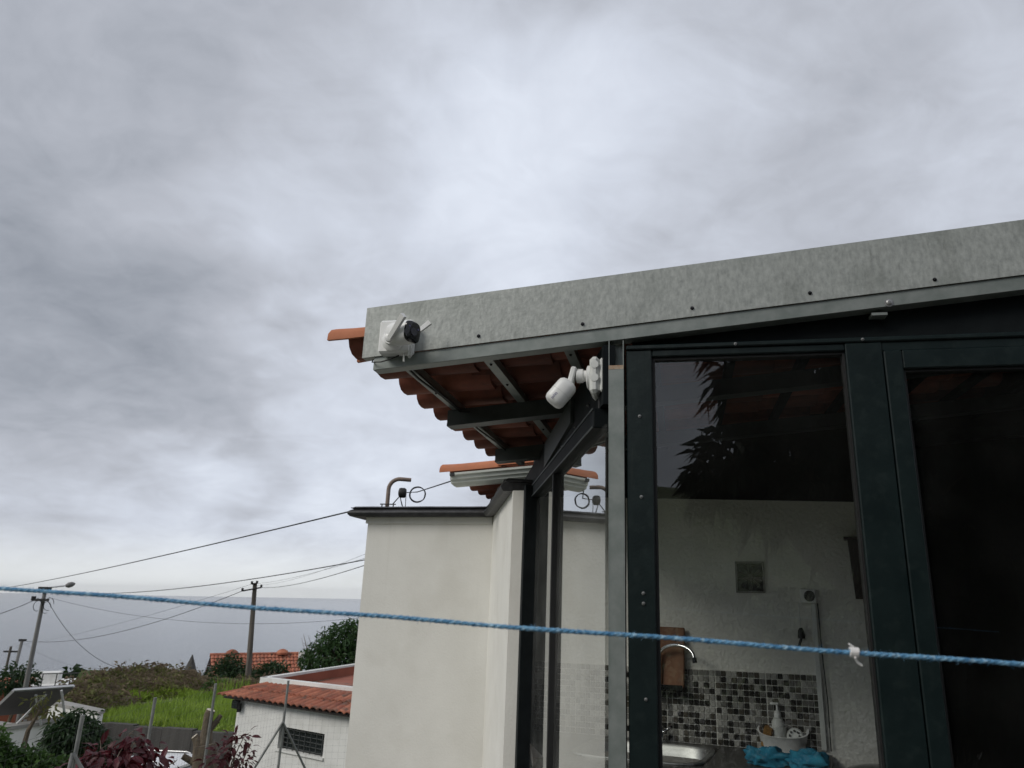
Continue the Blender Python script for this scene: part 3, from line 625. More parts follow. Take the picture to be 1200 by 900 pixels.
# vent grille
v0 = onplane(861, 658, BF, 1, -.01); v1 = onplane(897, 695, BF, 1, -.01)
vt = empty('air_vent', BF @ T((v0.x + v1.x) / 2, 0, v1.z), 'square tarnished air vent with open radial slots on the white kitchen wall', 'vent')
x0, x1, z0, z1 = v0.x, v1.x, v1.z, v0.z
m = MB(BF); m.box(x0, x1, -.012, -.001, z0, z0 + .008); m.box(x0, x1, -.012, -.001, z1 - .008, z1); m.box(x0, x0 + .008, -.0125, -.001, z0 + .0085, z1 - .0085); m.box(x1 - .008, x1, -.0125, -.001, z0 + .0085, z1 - .0085); m.build('frame', M['cabinet'], vt)
MB(BF).box(x0 + .0085, x1 - .0085, -.004, -.001, z0 + .0085, z1 - .0085).build('backing', M['blackp'], vt)
cxv, czv = (x0 + x1) / 2, (z0 + z1) / 2; m0 = Matrix
for k in range(9):
    an = 2 * math.pi * k / 9 + .3; F2 = BF @ T(cxv, -.008, czv) @ Matrix.Rotation(an, 4, 'Y') @ Matrix.Rotation(.5, 4, 'Z')
    MB(F2).add([(-.003, 0, .012), (.003, 0, .012), (.0085, 0, .056), (-.0085, 0, .056), (-.003, .0015, .012), (.003, .0015, .012), (.0085, .0015, .056), (-.0085, .0015, .056)],
               [(0, 1, 2, 3), (7, 6, 5, 4), (0, 4, 5, 1), (1, 5, 6, 2), (2, 6, 7, 3), (3, 7, 4, 0)]).build('blade', M['tarnish'], vt)
MB(BF).lathe([(0, .012), (.004, .010)], (cxv, -.008, czv), (0, -1, 0), 12).build('hub', M['tarnish'], vt)
# socket, trunking and cord with plug
v0 = onplane(937, 690, BF, 1, -.02); v1 = onplane(957, 707, BF, 1, -.02)
so_ = empty('power_socket', BF @ T((v0.x + v1.x) / 2, 0, v1.z), 'white power socket at the top of a vertical wall conduit', 'socket')
MB(BF).box(v0.x, v1.x, -.03, -.001, v1.z, v0.z, .004).build('housing', M['plastic'], so_)
cs = ((v0.x + v1.x) / 2 + .006, (v0.z + v1.z) / 2)
MB(BF).lathe([(0, .024), (.003, .023), (.003, .020), (-.008, .019)], (cs[0], -.030, cs[1]), (0, -1, 0), 20).build('socket_ring', M['bars'], so_, 40)
for dx in (-.008, .008): MB(BF).lathe([(0, .0025), (.001, .0025)], (cs[0] + dx, -.0225, cs[1]), (0, -1, 0), 8).build('hole', M['blackp'], so_)
wc = empty('wall_conduit', BF @ T(-.165, 0, .985), 'white vertical cable conduit running down the kitchen wall from the socket', 'conduit')
MB(BF).box(v1.x - .026, v1.x - .004, -.018, -.012, 1.0, v1.z - .001, .002).build('cover', M['plastic_g'], wc)
m = MB(BF); m.tube([(v1.x + .004, -.015, v1.z - .0), (v1.x + .006, -.016, 1.4), (v1.x + .014, -.018, 1.2), (v1.x + .012, -.018, 1.0)], .003, 6); m.build('cable', M['wire'], wc)
q = onplane(939, 744, BF, 1, -.03)
pl = empty('hanging_plug', BF @ T(q.x, -.03, q.z), 'black plug hanging on a thin cord below the socket', 'plug')
MB(BF).tube([(q.x - .002, -.032, v1.z + .0), (q.x, -.03, q.z + .03)], .0022, 6).build('cord', M['plastic_g'], pl)
m = MB(BF); m.lathe([(0, .006), (.012, .013), (.035, .016), (.045, .015)], (q.x, -.03, q.z + .03), (0, 0, -1), 12); m.tube([(q.x, -.03, q.z - .012), (q.x - .014, -.03, q.z - .05)], .006, 8); m.build('plug_body', M['wire'], pl, 40)
# wall lantern
v0 = onplane(993, 632, BF, 1, -.09); v1 = onplane(1005, 702, BF, 1, -.09)
ln = empty('wall_lantern', BF @ T(.06, 0, v1.z), 'dark tapering wall lantern at the right end of the kitchen wall', 'lantern')
m = MB(BF); m.prism([(v0.x, -.10, v0.z), (v0.x + .10, -.10, v0.z), (v0.x + .09, -.10, v1.z), (v0.x + .012, -.10, v1.z)], (0, 0, 0), (0, .085, 0)); m.build('body', M['darkwood'], ln)
m = MB(BF); m.box(v0.x - .016, v0.x + .12, -.115, -.012, v0.z + .0005, v0.z + .010, .002); m.build('cap', M['darkwood'], ln)
MB(BF).box(v0.x + .03, v0.x + .07, -.0145, -.001, v1.z + .03, v0.z - .03).build('back_plate', M['darkwood'], ln)
# washing up tub
tcx = BF.inverted() @ atz(919, 881, ZC)
tb = empty('washing_up_tub', BF @ T(tcx.x, tcx.y, ZC), 'white oval tub of washing up things on the worktop', 'tub')
m = MB(BF); X, Y = tcx.x, tcx.y
tl = lambda r_: [(x_, y_, z_ + (y_ - Y) * .32) for x_, y_, z_ in r_]
rings(m, [ring(X, Y, .088, .058, ZC + .001, e=.8), tl(ring(X, Y, .105, .070, ZC + .084, e=.8)), tl(ring(X, Y, .109, .074, ZC + .088, e=.8)), tl(ring(X, Y, .101, .067, ZC + .088, e=.8)), ring(X, Y, .083, .053, ZC + .012, e=.8)])
m.build('shell', M['plastic'], tb, 50)
m = MB(BF); rings(m, [ring(X - .02, Y + .01, .030, .034, ZC + .013, e=.9), ring(X - .02, Y + .01, .036, .04, ZC + .098, e=.9), ring(X - .02, Y + .01, .032, .036, ZC + .098, e=.9), ring(X - .02, Y + .01, .03, .034, ZC + .02, e=.9)]); m.build('inner_cup', M['plastic_g'], tb, 50)
bt = empty('soap_bottle', BF @ T(X - .02, Y + .012, ZC + .021), 'clear soap bottle with white pump standing in the tub', 'bottle')
MB(BF).lathe([(0, .026), (.095, .027), (.108, .02), (.112, .012)], (X - .02, Y + .012, ZC + .021), (0, 0, 1), 16).build('flask', M['plastic_g'], bt, 40)
m = MB(BF); zb = ZC + .134; m.lathe([(0, .015), (.02, .015), (.024, .010), (.03, .005), (.05, .0045)], (X - .02, Y + .012, zb), (0, 0, 1), 12)
m.box(X - .05, X - .012, Y + .006, Y + .018, zb + .05, zb + .060, .003); m.build('pump', M['plastic'], bt, 40)
m = MB(BF); m.F = BF @ T(X - .068, Y - .005, ZC + .055) @ Matrix.Rotation(.25, 4, 'Y'); m.box(-.018, .022, -.035, .035, -.04, .044, .006)
sp = tag(m.build('sponge', M['sponge'], None, None, bo(X - .07, Y, ZC + .013)), 'brown sponge standing at the left end of the tub', 'sponge')
br = empty('scrubber', BF @ T(X + .05, Y - .01, ZC + .013), 'round black and white scrubber standing in the tub', 'scrubber')
ax = (-.1, -1, .35)
MB(BF).lathe([(0, .034), (.012, .036), (.02, .03)], (X + .052, Y - .005, ZC + .062), ax, 20).build('disc', M['plastic_g'], br, 40)
for k in range(8):
    an = k * math.pi / 4; MB(BF).lathe([(0, .005), (.006, .004)], (X + .050 + .02 * math.cos(an), Y - .025 + .003 * math.sin(an), ZC + .070 + .019 * math.sin(an)), ax, 8).build('bristle', M['wire'], br)
def crumple(name, px, py, rx, ry, rz_, seed, label, rot):
    c = BF.inverted() @ atz(px, py, ZC); r_ = np.random.default_rng(seed); ph = r_.random((9, 3)) * 6.28; k = r_.normal(size=(9, 3)) * 2.6
    n, mm = 44, 24; v = []; f = []
    for i in range(mm):
        th = math.pi * i / (mm - 1)
        for j in range(n):
            a1 = 2 * math.pi * j / n; d = np.array([math.sin(th) * math.cos(a1), math.sin(th) * math.sin(a1), math.cos(th)])
            s_ = 1 + sum(  .12 * (1 - abs(math.sin(float(k[q] @ d) + ph[q][0])) * 2 + .6) for q in range(9)) * .9
            p = d * s_ * np.array([rx, ry, rz_]); p[2] = max(p[2] + rz_ * .55, 0.001)
            x_, y_ = p[0] * math.cos(rot) - p[1] * math.sin(rot), p[0] * math.sin(rot) + p[1] * math.cos(rot)
            v.append((c.x + x_, c.y + y_, ZC + .001 + p[2]))
    for i in range(mm - 1):
        for j in range(n): f.append((i * n + j, (i + 1) * n + j, (i + 1) * n + (j + 1) % n, i * n + (j + 1) % n))
    return tag(MB(BF).add(v, f).build(name, M['cloth'], None, 70, BF @ Vector((c.x, c.y, ZC))), label, 'cloth')
crumple('cloth', 899, 896, .060, .042, .034, 2, 'crumpled teal cloth in front of the tub, nearer the sink', .2)
crumple('cloth', 948, 902, .062, .040, .034, 5, 'crumpled blue teal cloth at the right end of the worktop', -.3)
kb = empty('bin', BF @ T(.0, -.20, 0.006), 'black round topped bin at the right end of the kitchen counter', 'bin')
MB(BF).lathe([(0, .11), (.6, .135), (.94, .14)], (.05, -.22, .007), (0, 0, 1), 24).build('drum', M['blackp'], kb, 40)
MB(BF).lathe([(0, .146), (.012, .146), (.03, .125), (.042, .08), (.047, .03)], (.05, -.22, .9475), (0, 0, 1), 24).build('lid', M['blackp'], kb, 40)

# ------------------------------------------------------------------ security cameras
def wrap_text(body, size, parent, m, F, radius):
    """raised print wrapped round a cylinder whose axis is local x of F; it reads along x at local -z side"""
    cu = bpy.data.curves.new('print', 'FONT'); cu.body = body; cu.size = size; cu.align_x = 'CENTER'; cu.align_y = 'CENTER'; cu.extrude = .0002
    ob = bpy.data.objects.new('tmp_print', cu); COL.objects.link(ob); dg = bpy.context.evaluated_depsgraph_get()
    me = ob.evaluated_get(dg).to_mesh(); vs = [(p.co.x, p.co.y, p.co.z) for p in me.vertices]; fs = [tuple(p.vertices) for p in me.polygons]
    ob.evaluated_get(dg).to_mesh_clear(); bpy.data.objects.remove(ob); bpy.data.curves.remove(cu)
    k = MB(F); v = []
    for x, y, z in vs:
        an = y / radius; r_ = radius + .0003 + z; v.append((x, math.sin(an) * r_, math.cos(an) * r_))
    return k.add(v, fs).build('print', m, parent)
# first camera on the fascia
C1 = empty('security_camera', HF @ T(-.670, -.002, 2.36), 'white security camera with raised antennas mounted on the galvanised fascia', 'security camera', 'security cameras under the roof edge')
MB(HF).box(-.716, -.612, -.044, -.0025, 2.302, 2.408, .006).build('junction_box', M['plastic'], C1)
MB(HF).lathe([(0, .034), (.010, .034), (.014, .030), (.020, .020), (.030, .018)], (-.666, -.0445, 2.338), (0, -1, 0), 24).build('base_disc', M['plastic'], C1, 40)
ax = Vector((.93, -.36, -.07)).normalized()
cc = Vector((-.624, -.100, 2.340)); back = cc - ax * .044; R1 = .0330
def boxy(mb, o, ax, prof, e=.62, n=32):
    ax = ax.normalized(); sd = ax.cross(Vector((0, 0, 1))).normalized(); upv = sd.cross(ax); rs = []
    for d, r in prof:
        q = []
        for i in range(n):
            a_ = 2 * math.pi * i / n; c, s = math.cos(a_), math.sin(a_)
            q.append(tuple(o + ax * d + sd * (r * math.copysign(abs(c) ** e, c)) + upv * (r * math.copysign(abs(s) ** e, s))))
        rs.append(q)
    return rings(mb, rs)
m = MB(HF); boxy(m, back, ax, [(0, .008), (.004, .020), (.012, .028), (.024, R1), (.078, R1 + .0005), (.0885, R1 - .001), (.089, R1 - .004)], e=.8); body = m.build('body', M['plastic'], C1, 40)
m = MB(HF); boxy(m, back + ax * .0885, ax, [(0, R1 - .0012), (.005, R1 - .0022), (.0070, R1 - .007)], e=.62); fp = m.build('face_plate', M['blackp'], C1, 40)
fc = back + ax * .0962
MB(HF).lathe([(0, .013), (.003, .012), (.003, .009)], fc, ax, 20).build('lens', M['lens'], fp, 40)
sdv = ax.cross(Vector((0, 0, 1))).normalized()
for t_ in (-1, 1): MB(HF).lathe([(0, .0035), (.001, .003)], fc + sdv * .018 * t_ + Vector((0, 0, .012)), ax, 8).build('led', M['mark'], fp)
zax = (-sdv * 1 + Vector((0, 0, .25))).normalized(); outw = Vector((ax.y, -ax.x, 0)).normalized()
if outw.y > 0: outw = -outw
yax = outw.cross(ax).normalized()
wrap_text('tapo', .013, C1, M['mark'], HF @ frame(back + ax * .062 + Vector((0, 0, .004)), ax, yax if yax.z > 0 else -yax, outw), R1 + .0006)
def paddle(mb, p, q, wv, tv):
    p, q = Vector(p), Vector(q); d = (q - p).normalized(); s_ = d.cross(Vector((0, 1, 0))).normalized(); n_ = s_.cross(d)
    v = []
    for pt, k in ((p, .75), (q, 1)):
        for a_, b_ in ((-1, -1), (1, -1), (1, 1), (-1, 1)): v.append(tuple(pt + s_ * wv * k * a_ + n_ * tv * b_))
    return mb.add(v, [(3, 2, 1, 0), (4, 5, 6, 7), (0, 1, 5, 4), (1, 2, 6, 5), (2, 3, 7, 6), (3, 0, 4, 7)])
an1 = paddle(MB(HF), onplane(457, 396, HF, 1, -.126), onplane(473, 369, HF, 1, -.175), .0085, .0055).build('antenna', M['plastic'], C1)
an2 = paddle(MB(HF), (-.592, -.062, 2.352), (-.550, -.060, 2.388), .0075, .0045).build('antenna', M['plastic'], C1)
MB(HF).lathe([(0, .014), (.010, .013), (.012, .008)], tuple(onplane(457, 396, HF, 1, -.112)), (0, -1, .0), 14).build('hinge', M['plastic'], C1, 40)
m = MB(HF); m.tube([(-.634, -.035, 2.3005), (-.632, -.036, 2.275)], .003, 8); m.tube([(-.618, -.03, 2.325), (-.612, -.034, 2.30), (-.618, -.032, 2.287)], .004, 8); m.box(-.6215, -.609, -.042, -.03, 2.29, 2.33, .002); m.build('connector', M['plastic_g'], C1, 40)
m = MB(HF); m.tube([(-.752, .012, 2.300), (-.745, -.008, 2.286), (-.71, -.022, 2.281), (-.68, -.024, 2.288), (-.655, -.02, 2.3005)], .0022, 6); m.build('cable', M['wire'], C1)
# second camera under the eaves by the post
C2 = empty('security_camera', HF @ T(-.06, .05, 2.22), 'white security camera tilted down on a box beside the galvanised post', 'security camera', 'security cameras under the roof edge')
m = MB(HF); m.box(-.0485, -.0235, .012, .112, 2.18, 2.285, .006); m.box(-.0785, -.049, .008, .116, 2.176, 2.289, .010); jb = m.build('junction_box', M['plastic_g'], C2)
for vv, zz in ((.0075, 2.262), (.0075, 2.222)): MB(HF).lathe([(0, .0125), (.001, .012), (.0012, .008)], (-.063, vv, zz), (0, -1, 0), 14).build('knockout', M['plastic_g'], jb, 40)
MB(HF).lathe([(0, .036), (.008, .036), (.011, .030)], (-.079, .055, 2.236), (-1, 0, 0), 24).build('base_disc', M['plastic'], C2, 40)
MB(HF).lathe([(0, .017), (.010, .017), (.012, .021), (.030, .021), (.032, .015)], (-.090, .052, 2.240), (-1, -.03, .02), 20).build('swivel', M['plastic'], C2, 40)
m = MB(HF); m.F = HF @ T(-.137, .047, 2.222) @ Matrix.Rotation(math.radians(14), 4, 'Y'); m.box(-.0085, .0085, -.019, .019, -.052, .044, .004); m.build('arm', M['plastic'], C2)
ax2 = Vector((-.62, -.10, -.78)).normalized(); o2 = Vector((-.138, .046, 2.222))
m = MB(HF); boxy(m, o2, ax2, [(0, .012), (.006, .024), (.014, .030), (.022, .0310), (.074, .0310), (.083, .0275), (.087, .021)], e=.8); m.build('body', M['plastic'], C2, 40)
m = MB(HF); boxy(m, o2 + ax2 * .046, ax2, [(0, .0305), (.0006, .0316), (.0012, .0316), (.0018, .0305)], e=.8); m.build('seam', M['plastic_g'], C2)
yx = Vector((0, -1, 0)); yx = (yx - ax2 * yx.dot(ax2)).normalized()
wrap_text('tapo', .013, C2, M['mark'], HF @ frame(o2 + ax2 * .070, -yx.cross(ax2) * 0 + ax2, yx.cross(ax2), yx) @ Matrix.Rotation(0, 4, 'X'), .0313)
m = MB(HF); m.tube([(-.052, .05, 2.176), (-.053, .052, 2.13), (-.035, .06, 2.105), (-.03, .07, 2.14)], .004, 8); m.lathe([(0, .005), (.022, .005)], (-.052, .05, 2.1755), (0, .05, -1), 10); m.build('cable', M['wire'], C2)

# ------------------------------------------------------------------ white outbuilding beside the porch
Cn, EN, EP = Vector((-.483, 4.976, 0)), Vector((-.262, 3.685, 0)), Vector((-.196, 3.675, 0))
A1 = Vector((-1.367, 5.117, 0)); A2 = A1 + Vw * 3.4; B2 = Cn + Vw * 3.4 + Uw * .5
ob = empty('outbuilding', T(-.9, 5.05, -1), 'white rendered outbuilding with black coping beside the kitchen window', 'outbuilding')
poly = [A1, Cn, EN, EP, Vector((-.30, 4.9, 0)), B2, A2]
m = MB(); m.prism([tuple(p) for p in poly], (0, 0, -2.2), (0, 0, 2.128)); m.build('wall', M['white'], ob)
def coping(pts, half, z0, z1, name):
    """rounded band along a polyline (outer overhang to the right of travel)"""
    pr = [(-half, z0), (half - .012, z0), (half, z0 + .012), (half + .004, (z0 + z1) / 2), (half, z1 - .014), (half - .02, z1), (-half, z1 - .004)]
    v = []; f = []; n = len(pr); mm = len(pts)
    for i, p in enumerate(pts):
        d1 = (pts[i] - pts[i - 1]).normalized() if i else (pts[1] - pts[0]).normalized(); d2 = (pts[i + 1] - pts[i]).normalized() if i < mm - 1 else d1
        n1 = Vector((d1.y, -d1.x, 0)); n2 = Vector((d2.y, -d2.x, 0)); bs = (n1 + n2).normalized(); bs = bs / max(.3, bs.dot(n1))
        for o_, z in pr: v.append((p.x + bs.x * o_, p.y + bs.y * o_, z))
    for i in range(mm - 1):
        for j in range(n): f.append((i * n + j, i * n + (j + 1) % n, (i + 1) * n + (j + 1) % n, (i + 1) * n + j))
    f += [tuple(range(n))[::-1], tuple((mm - 1) * n + j for j in range(n))]
    return MB().add(v, f).build(name, M['bitumen'], ob, 40)
off = lambda p, a_, b_: p + Uw * a_ + Vw * b_
path = [off(A2, -.035, 0), off(A1, -.035, -.0), Cn + Vector((.02, .0, 0)), EN + Vector((.02, .04, 0))]
path2 = []
for i in range(len(path) - 1):                 # subdivide and wobble: a hand trowelled edge
    k = 12 if i else 6
    for q in range(k): path2.append(path[i].lerp(path[i + 1], q / k))
path2.append(path[-1]); wr = random.Random(3)
path2 = [p + Vector((wr.uniform(-.003, .003), wr.uniform(-.003, .003), 0)) for p in path2]
coping(path2, .085, 2.1285, 2.176, 'coping')
coping([p + Vector((wr.uniform(-.004, .004), wr.uniform(-.004, .004), 0)) for p in path2], .072, 2.1765, 2.197, 'coping_cap')
m = MB(); m.prism([tuple(p) for p in (A1, Cn, Vector((-.30, 4.95, 0)), B2, A2)], (0, 0, 2.13), (0, 0, 2.15)); m.build('roof', M['bitumen'], ob)
m = MB(); sh_ = .012
m.prism([tuple(p) for p in (A1 + Uw * -sh_ + Vw * -sh_, Cn + Vw * -sh_ + Uw * -.004, Cn + Uw * -.002, A1)], (0, 0, 2.085), (0, 0, 2.1275)); m.build('cornice', M['white'], ob)
# pipe, splice and coil on its roof
P6 = lambda px, py: at(px, py, 6.0)
pb = P6(454, 589); vp = empty('vent_pipe', T(pb.x, pb.y, 2.15), 'brown vent pipe bent to the right on the outbuilding roof', 'pipe')
q1 = P6(481.5, 562.5)
pts = [Vector((pb.x, pb.y, 2.151)), Vector((pb.x, pb.y, q1.z - .085))]
for i in range(1, 8):
    an = math.pi / 2 * i / 7; pts.append(Vector((pb.x, pb.y, q1.z - .085)) + Vector(((1 - math.cos(an)) * .085, 0, math.sin(an) * .085)))
pts.append(Vector((q1.x, q1.y, q1.z)))
MB().tube(pts, .0165, 12).build('pipe', M['pipe'], vp, 50)
MB().lathe([(0, .024), (.05, .024), (.055, .0175)], pts[0] + Vector((0, 0, .001)), (0, 0, 1), 12).build('collar', M['white'], vp, 40)
m = MB()
for dx in (-.035, .055): m.box(pb.x + dx - .004, pb.x + dx + .004, pb.y - .03, pb.y - .022, 2.151, 2.30)
m.box(pb.x - .05, pb.x + .075, pb.y - .033, pb.y - .025, 2.301, 2.309); m.build('bracket', M['wire'], vp)
s0 = P6(472, 577.5); rc = P6(489, 579.6)
sp_ = empty('cable_splice', T(s0.x, s0.y, s0.z), 'black cable splice box strung beside the vent pipe', 'cable splice')
m = MB(); m.lathe([(0, .018), (.006, .036), (.02, .041), (.05, .040), (.062, .03)], s0 + Vector((-.035, 0, 0)), (1, .1, 0), 14); m.build('case', M['wire'], sp_, 40)
wire_end = at(531, 563, 4.45)
m = MB(); m.tube([(pb.x + .05, pb.y - .03, 2.306), s0, (rc.x, rc.y, s0.z + .012), wire_end], .0045, 6)
m.tube([s0 + Vector((-.02, 0, -.03)), s0 + Vector((0, 0, -.10)), s0 + Vector((.03, 0, -.13)), s0 + Vector((.028, 0, -.03))], .003, 6)
m.tube([s0 + Vector((-.02, 0, -.03)), s0 + Vector((.015, 0, -.128))], .003, 6); m.build('cable', M['wire'], sp_)
m = MB()
for k in range(4):
    pts = [rc + Vector(((.062 + .003 * math.sin(k)) * math.cos(t_ * math.pi / 15), .006 * k + .004 * math.sin(t_), (.064 - .002 * k) * math.sin(t_ * math.pi / 15) + .001 * k)) for t_ in range(31)]
    m.tube(pts, .004, 6)
cl_ = single(m, 'cable_coil', M['wire'], rc, 'round black cable coil hanging on the wire over the outbuilding', 'cable coil')
p = at(518, 590, 5.4); m = MB(T(p.x, p.y, 2.187) @ RZ9); cap_mesh(m, (-.07, .04, .001), .15, .03, 0)
single(m, 'loose_clay_tile', M['tile'], (p.x, p.y, 2.187), 'broken clay tile lying on the black coping of the outbuilding', 'roof tile')

# ------------------------------------------------------------------ rear annex roof with its gutter
G = at(516, 549, 4.45); GF = T(G) @ RZ9
ra = empty('rear_annex', T(G.x + .9, G.y + .8, 0), 'rear annex with orange verge tiles and pale gutter behind the black coping', 'annex')
for k in range(3): cap_mesh(MB(GF), (.0 + .36 * k, .10, -.018 + .36 * k * .085 + (0 if k == 0 else .010)), .38, .085, .085).build('verge_cap', M['tile_o'], ra, 40)
m = MB(GF)
prof = [(.0, -.105), (-.022, -.09), (-.026, -.075), (-.040, -.070), (-.044, -.052), (-.060, -.046), (-.062, -.034), (.05, -.034), (.05, -.105)]
m.prism([(.085 if z < -.09 else .07, y + .03, z) for y, z in prof], (0, 0, 0), (1.2, 0, .095)); m.build('gutter', M['gutter'], ra)
m = MB(GF); m.box(.075, .10, -.034, -.02, -.052, -.032); m.build('gutter_clip', M['wire'], ra)
lay_tiles(ra, GF, .055, -.062, 4, 5, .03)
MB(GF).box(.55, 2.2, .15, 2.0, -G.z, -.07).build('wall', M['white'], ra)

# ------------------------------------------------------------------ plants: shared builders
def leaf_arrays(pos, dirs, L_, W_, rng, bend=.25, jit=.25):
    n = len(pos); pos = np.asarray(pos, float); d = np.asarray(dirs, float); d /= np.linalg.norm(d, axis=1)[:, None] + 1e-9
    r_ = rng.normal(size=(n, 3)); s = np.cross(d, r_); s /= np.linalg.norm(s, axis=1)[:, None] + 1e-9
    nn = np.cross(s, d); sc = (1 + rng.uniform(-jit, jit, n))[:, None]; l = L_ * sc; w_ = W_ * sc / 2
    b = pos; m1 = pos + d * l * .38 + nn * l * .06; t = pos + d * l + np.array([0, 0, -1]) * l * bend - nn * l * .05
    a = m1 + s * w_; c = m1 - s * w_
    v = np.stack([b, a, t, c], 1).reshape(-1, 3); k = np.arange(n)[:, None] * 4
    return v, np.concatenate([np.concatenate([k, k + 1, k + 2], 1), np.concatenate([k, k + 2, k + 3], 1)], 0)
def clump_points(clumps, n, rng, shell=.55):
    vol = np.array([c[1][0] * c[1][1] * c[1][2] for c in clumps]) ** .75; idx = rng.choice(len(clumps), n, p=vol / vol.sum())
    d = rng.normal(size=(n, 3)); d /= np.linalg.norm(d, axis=1)[:, None]; r_ = shell + (1 - shell) * rng.random(n) ** .6
    lump = 1 + .16 * np.sin(d[:, 0] * 5 + idx * 1.3) * np.sin(d[:, 1] * 4.3 + idx) + .12 * np.sin(d[:, 2] * 7 + idx * 2.1) + .1 * rng.normal(size=n)
    C_ = np.array([tuple(c[0]) for c in clumps]); R_ = np.array([c[1] for c in clumps])
    return C_[idx] + d * R_[idx] * (r_ * lump)[:, None], d
def crown(name, clumps, n, L_, W_, m, parent, seed, droop=.3, out=.7, kind=None, shell=.45, bend=.25):
    rng = np.random.default_rng(seed); p, d = clump_points(clumps, n, rng, shell)
    dirs = d * out + rng.normal(size=d.shape) * .55 + np.array([0, 0, -droop])
    v, f = leaf_arrays(p, dirs, L_, W_, rng, bend)
    return np_obj(name, v, f, m, parent, kind=kind)
def limbs(mb, base, clumps, r_, seed, n2=2):
    rg = random.Random(seed); base = Vector(base); ctr = sum((Vector(c[0]) for c in clumps), Vector()) / len(clumps)
    fork = base.lerp(ctr, .45) + Vector((rg.uniform(-.1, .1), rg.uniform(-.1, .1), 0)) * r_ * 4
    mid = base.lerp(fork, .5) + Vector((rg.uniform(-1, 1), rg.uniform(-1, 1), 0)) * r_
    mb.tube([base, mid, fork], [r_ * 1.3, r_, r_ * .8], 8)
    for c, rad in clumps:
        c = Vector(c); e_ = fork.lerp(c, .5) + Vector((rg.uniform(-1, 1), rg.uniform(-1, 1), rg.uniform(-.3, 1))) * r_ * 2
        mb.tube([fork, e_, c], [r_ * .6, r_ * .4, r_ * .2], 6)
        for k in range(n2):
            q = c + Vector((rg.uniform(-1, 1) * rad[0], rg.uniform(-1, 1) * rad[1], rg.uniform(-.4, 1) * rad[2])) * .9
            mb.tube([c, c.lerp(q, .5) + Vector((0, 0, .1 * rad[2])), q], [r_ * .22, r_ * .15, r_ * .06], 5)
    return mb
def plant(name, base, clumps, n, L_, W_, lm, tm, r_, seed, label, cat, group=None, **k):
    base = Vector(base); t = empty(name, T(base), label, cat, group)
    limbs(MB(), base, clumps, r_, seed).build('trunk' if cat == 'tree' else 'stem', tm, t, 50)
    crown('crown' if cat == 'tree' else 'foliage', clumps, n, L_, W_, lm, t, seed, **k); return t
def gbase(p): return (p[0], p[1], ground_z(p[0], p[1]) - .05)

# ------------------------------------------------------------------ meadow grass and bramble scrub
def meadow_blades():
    rng = np.random.default_rng(11); n = 26000
    wv = 18.56 + rng.random(n) ** 1.2 * 7.4; tv = rng.uniform(-19.6, 4, n)
    clumpy = .6 + .5 * np.sin(wv * 1.7 + np.sin(tv * 1.1) * 2) * np.sin(tv * 1.3 + wv * .6) + .25 * rng.normal(size=n)
    p = wv[:, None] * WN + tv[:, None] * WD; z = np.interp(wv, [q[0] for q in PROF], [q[1] for q in PROF]) + .10
    h = .16 + .22 * np.clip(clumpy, 0, 1.3); h[(wv < 19.3)] *= .8
    tall = (wv > 24.2) & (np.sin(tv * .9 + 1.2) > .1); h[tall] *= 2.1
    a = rng.uniform(0, 6.28, n); lean = rng.normal(size=(n, 2)) * .12; wd = .022
    b1 = np.column_stack([p[:, 0] + np.cos(a) * wd, p[:, 1] + np.sin(a) * wd, z]); b2 = np.column_stack([p[:, 0] - np.cos(a) * wd, p[:, 1] - np.sin(a) * wd, z])
    tp_ = np.column_stack([p[:, 0] + lean[:, 0], p[:, 1] + lean[:, 1], z + h])
    v = np.stack([b1, b2, tp_], 1).reshape(-1, 3); k = np.arange(n)[:, None] * 3
    return tag(np_obj('meadow_grass', v, np.concatenate([k, k + 1, k + 2], 1), M['grass'], kind='stuff'), 'bright green grass growing in the meadow above the grey wall', 'grass')
meadow_blades()
SC = [(92, 822, 29, 1.0), (80, 832, 27.5, .8), (110, 808, 33, 1.2), (135, 800, 36, 1.3), (160, 798, 38, 1.5), (185, 797, 38.5, 1.5), (207, 803, 37, 1.2), (228, 810, 35, 1.0), (250, 815, 33.5, .8), (268, 820, 32, .7), (120, 822, 30, .9), (150, 812, 34, 1.0), (190, 812, 34, 1.0), (70, 842, 26.6, .6), (285, 815, 34, .8), (310, 812, 35, .9)]
def mound(name, lst, m, label, cat, seed, dz=0):
    rng = np.random.default_rng(seed); mb = MB()
    for px, py, D, r_ in lst:
        c = at(px, py, D); g = ground_z(c.x, c.y); top = c.z + r_ * .35; hgt = max(top - g, .4); n, k = 18, 9; v = []; f = []; ph = rng.random(6) * 6
        for i in range(k):
            th = math.pi / 2 * i / (k - 1)
            for j in range(n):
                an = 2 * math.pi * j / n; s_ = 1 + .13 * math.sin(3 * an + ph[0]) + .1 * math.sin(7 * an + ph[1] + 3 * th) + .06 * rng.normal()
                v.append((c.x + math.cos(an) * math.cos(th) * r_ * 1.15 * s_, c.y + math.sin(an) * math.cos(th) * r_ * 1.15 * s_, g - .1 + hgt * math.sin(th) * (.92 + .06 * rng.normal())))
        for i in range(k - 1):
            for j in range(n): f.append((i * n + j, i * n + (j + 1) % n, (i + 1) * n + (j + 1) % n, (i + 1) * n + j))
        mb.add(v, f)
    return mb
sv = mound('bramble_scrub', SC, None, '', '', 3)
rng = np.random.default_rng(8); base_v = np.array(sv.v); pick = base_v[rng.integers(0, len(base_v), 15000)] + rng.normal(size=(15000, 3)) * .14
lv, lf = leaf_arrays(pick, rng.normal(size=(15000, 3)) * .7 + np.array([0, 0, .5]), .26, .035, rng, .5, .6)
k0 = len(sv.v); sv.raw(lv, lf)
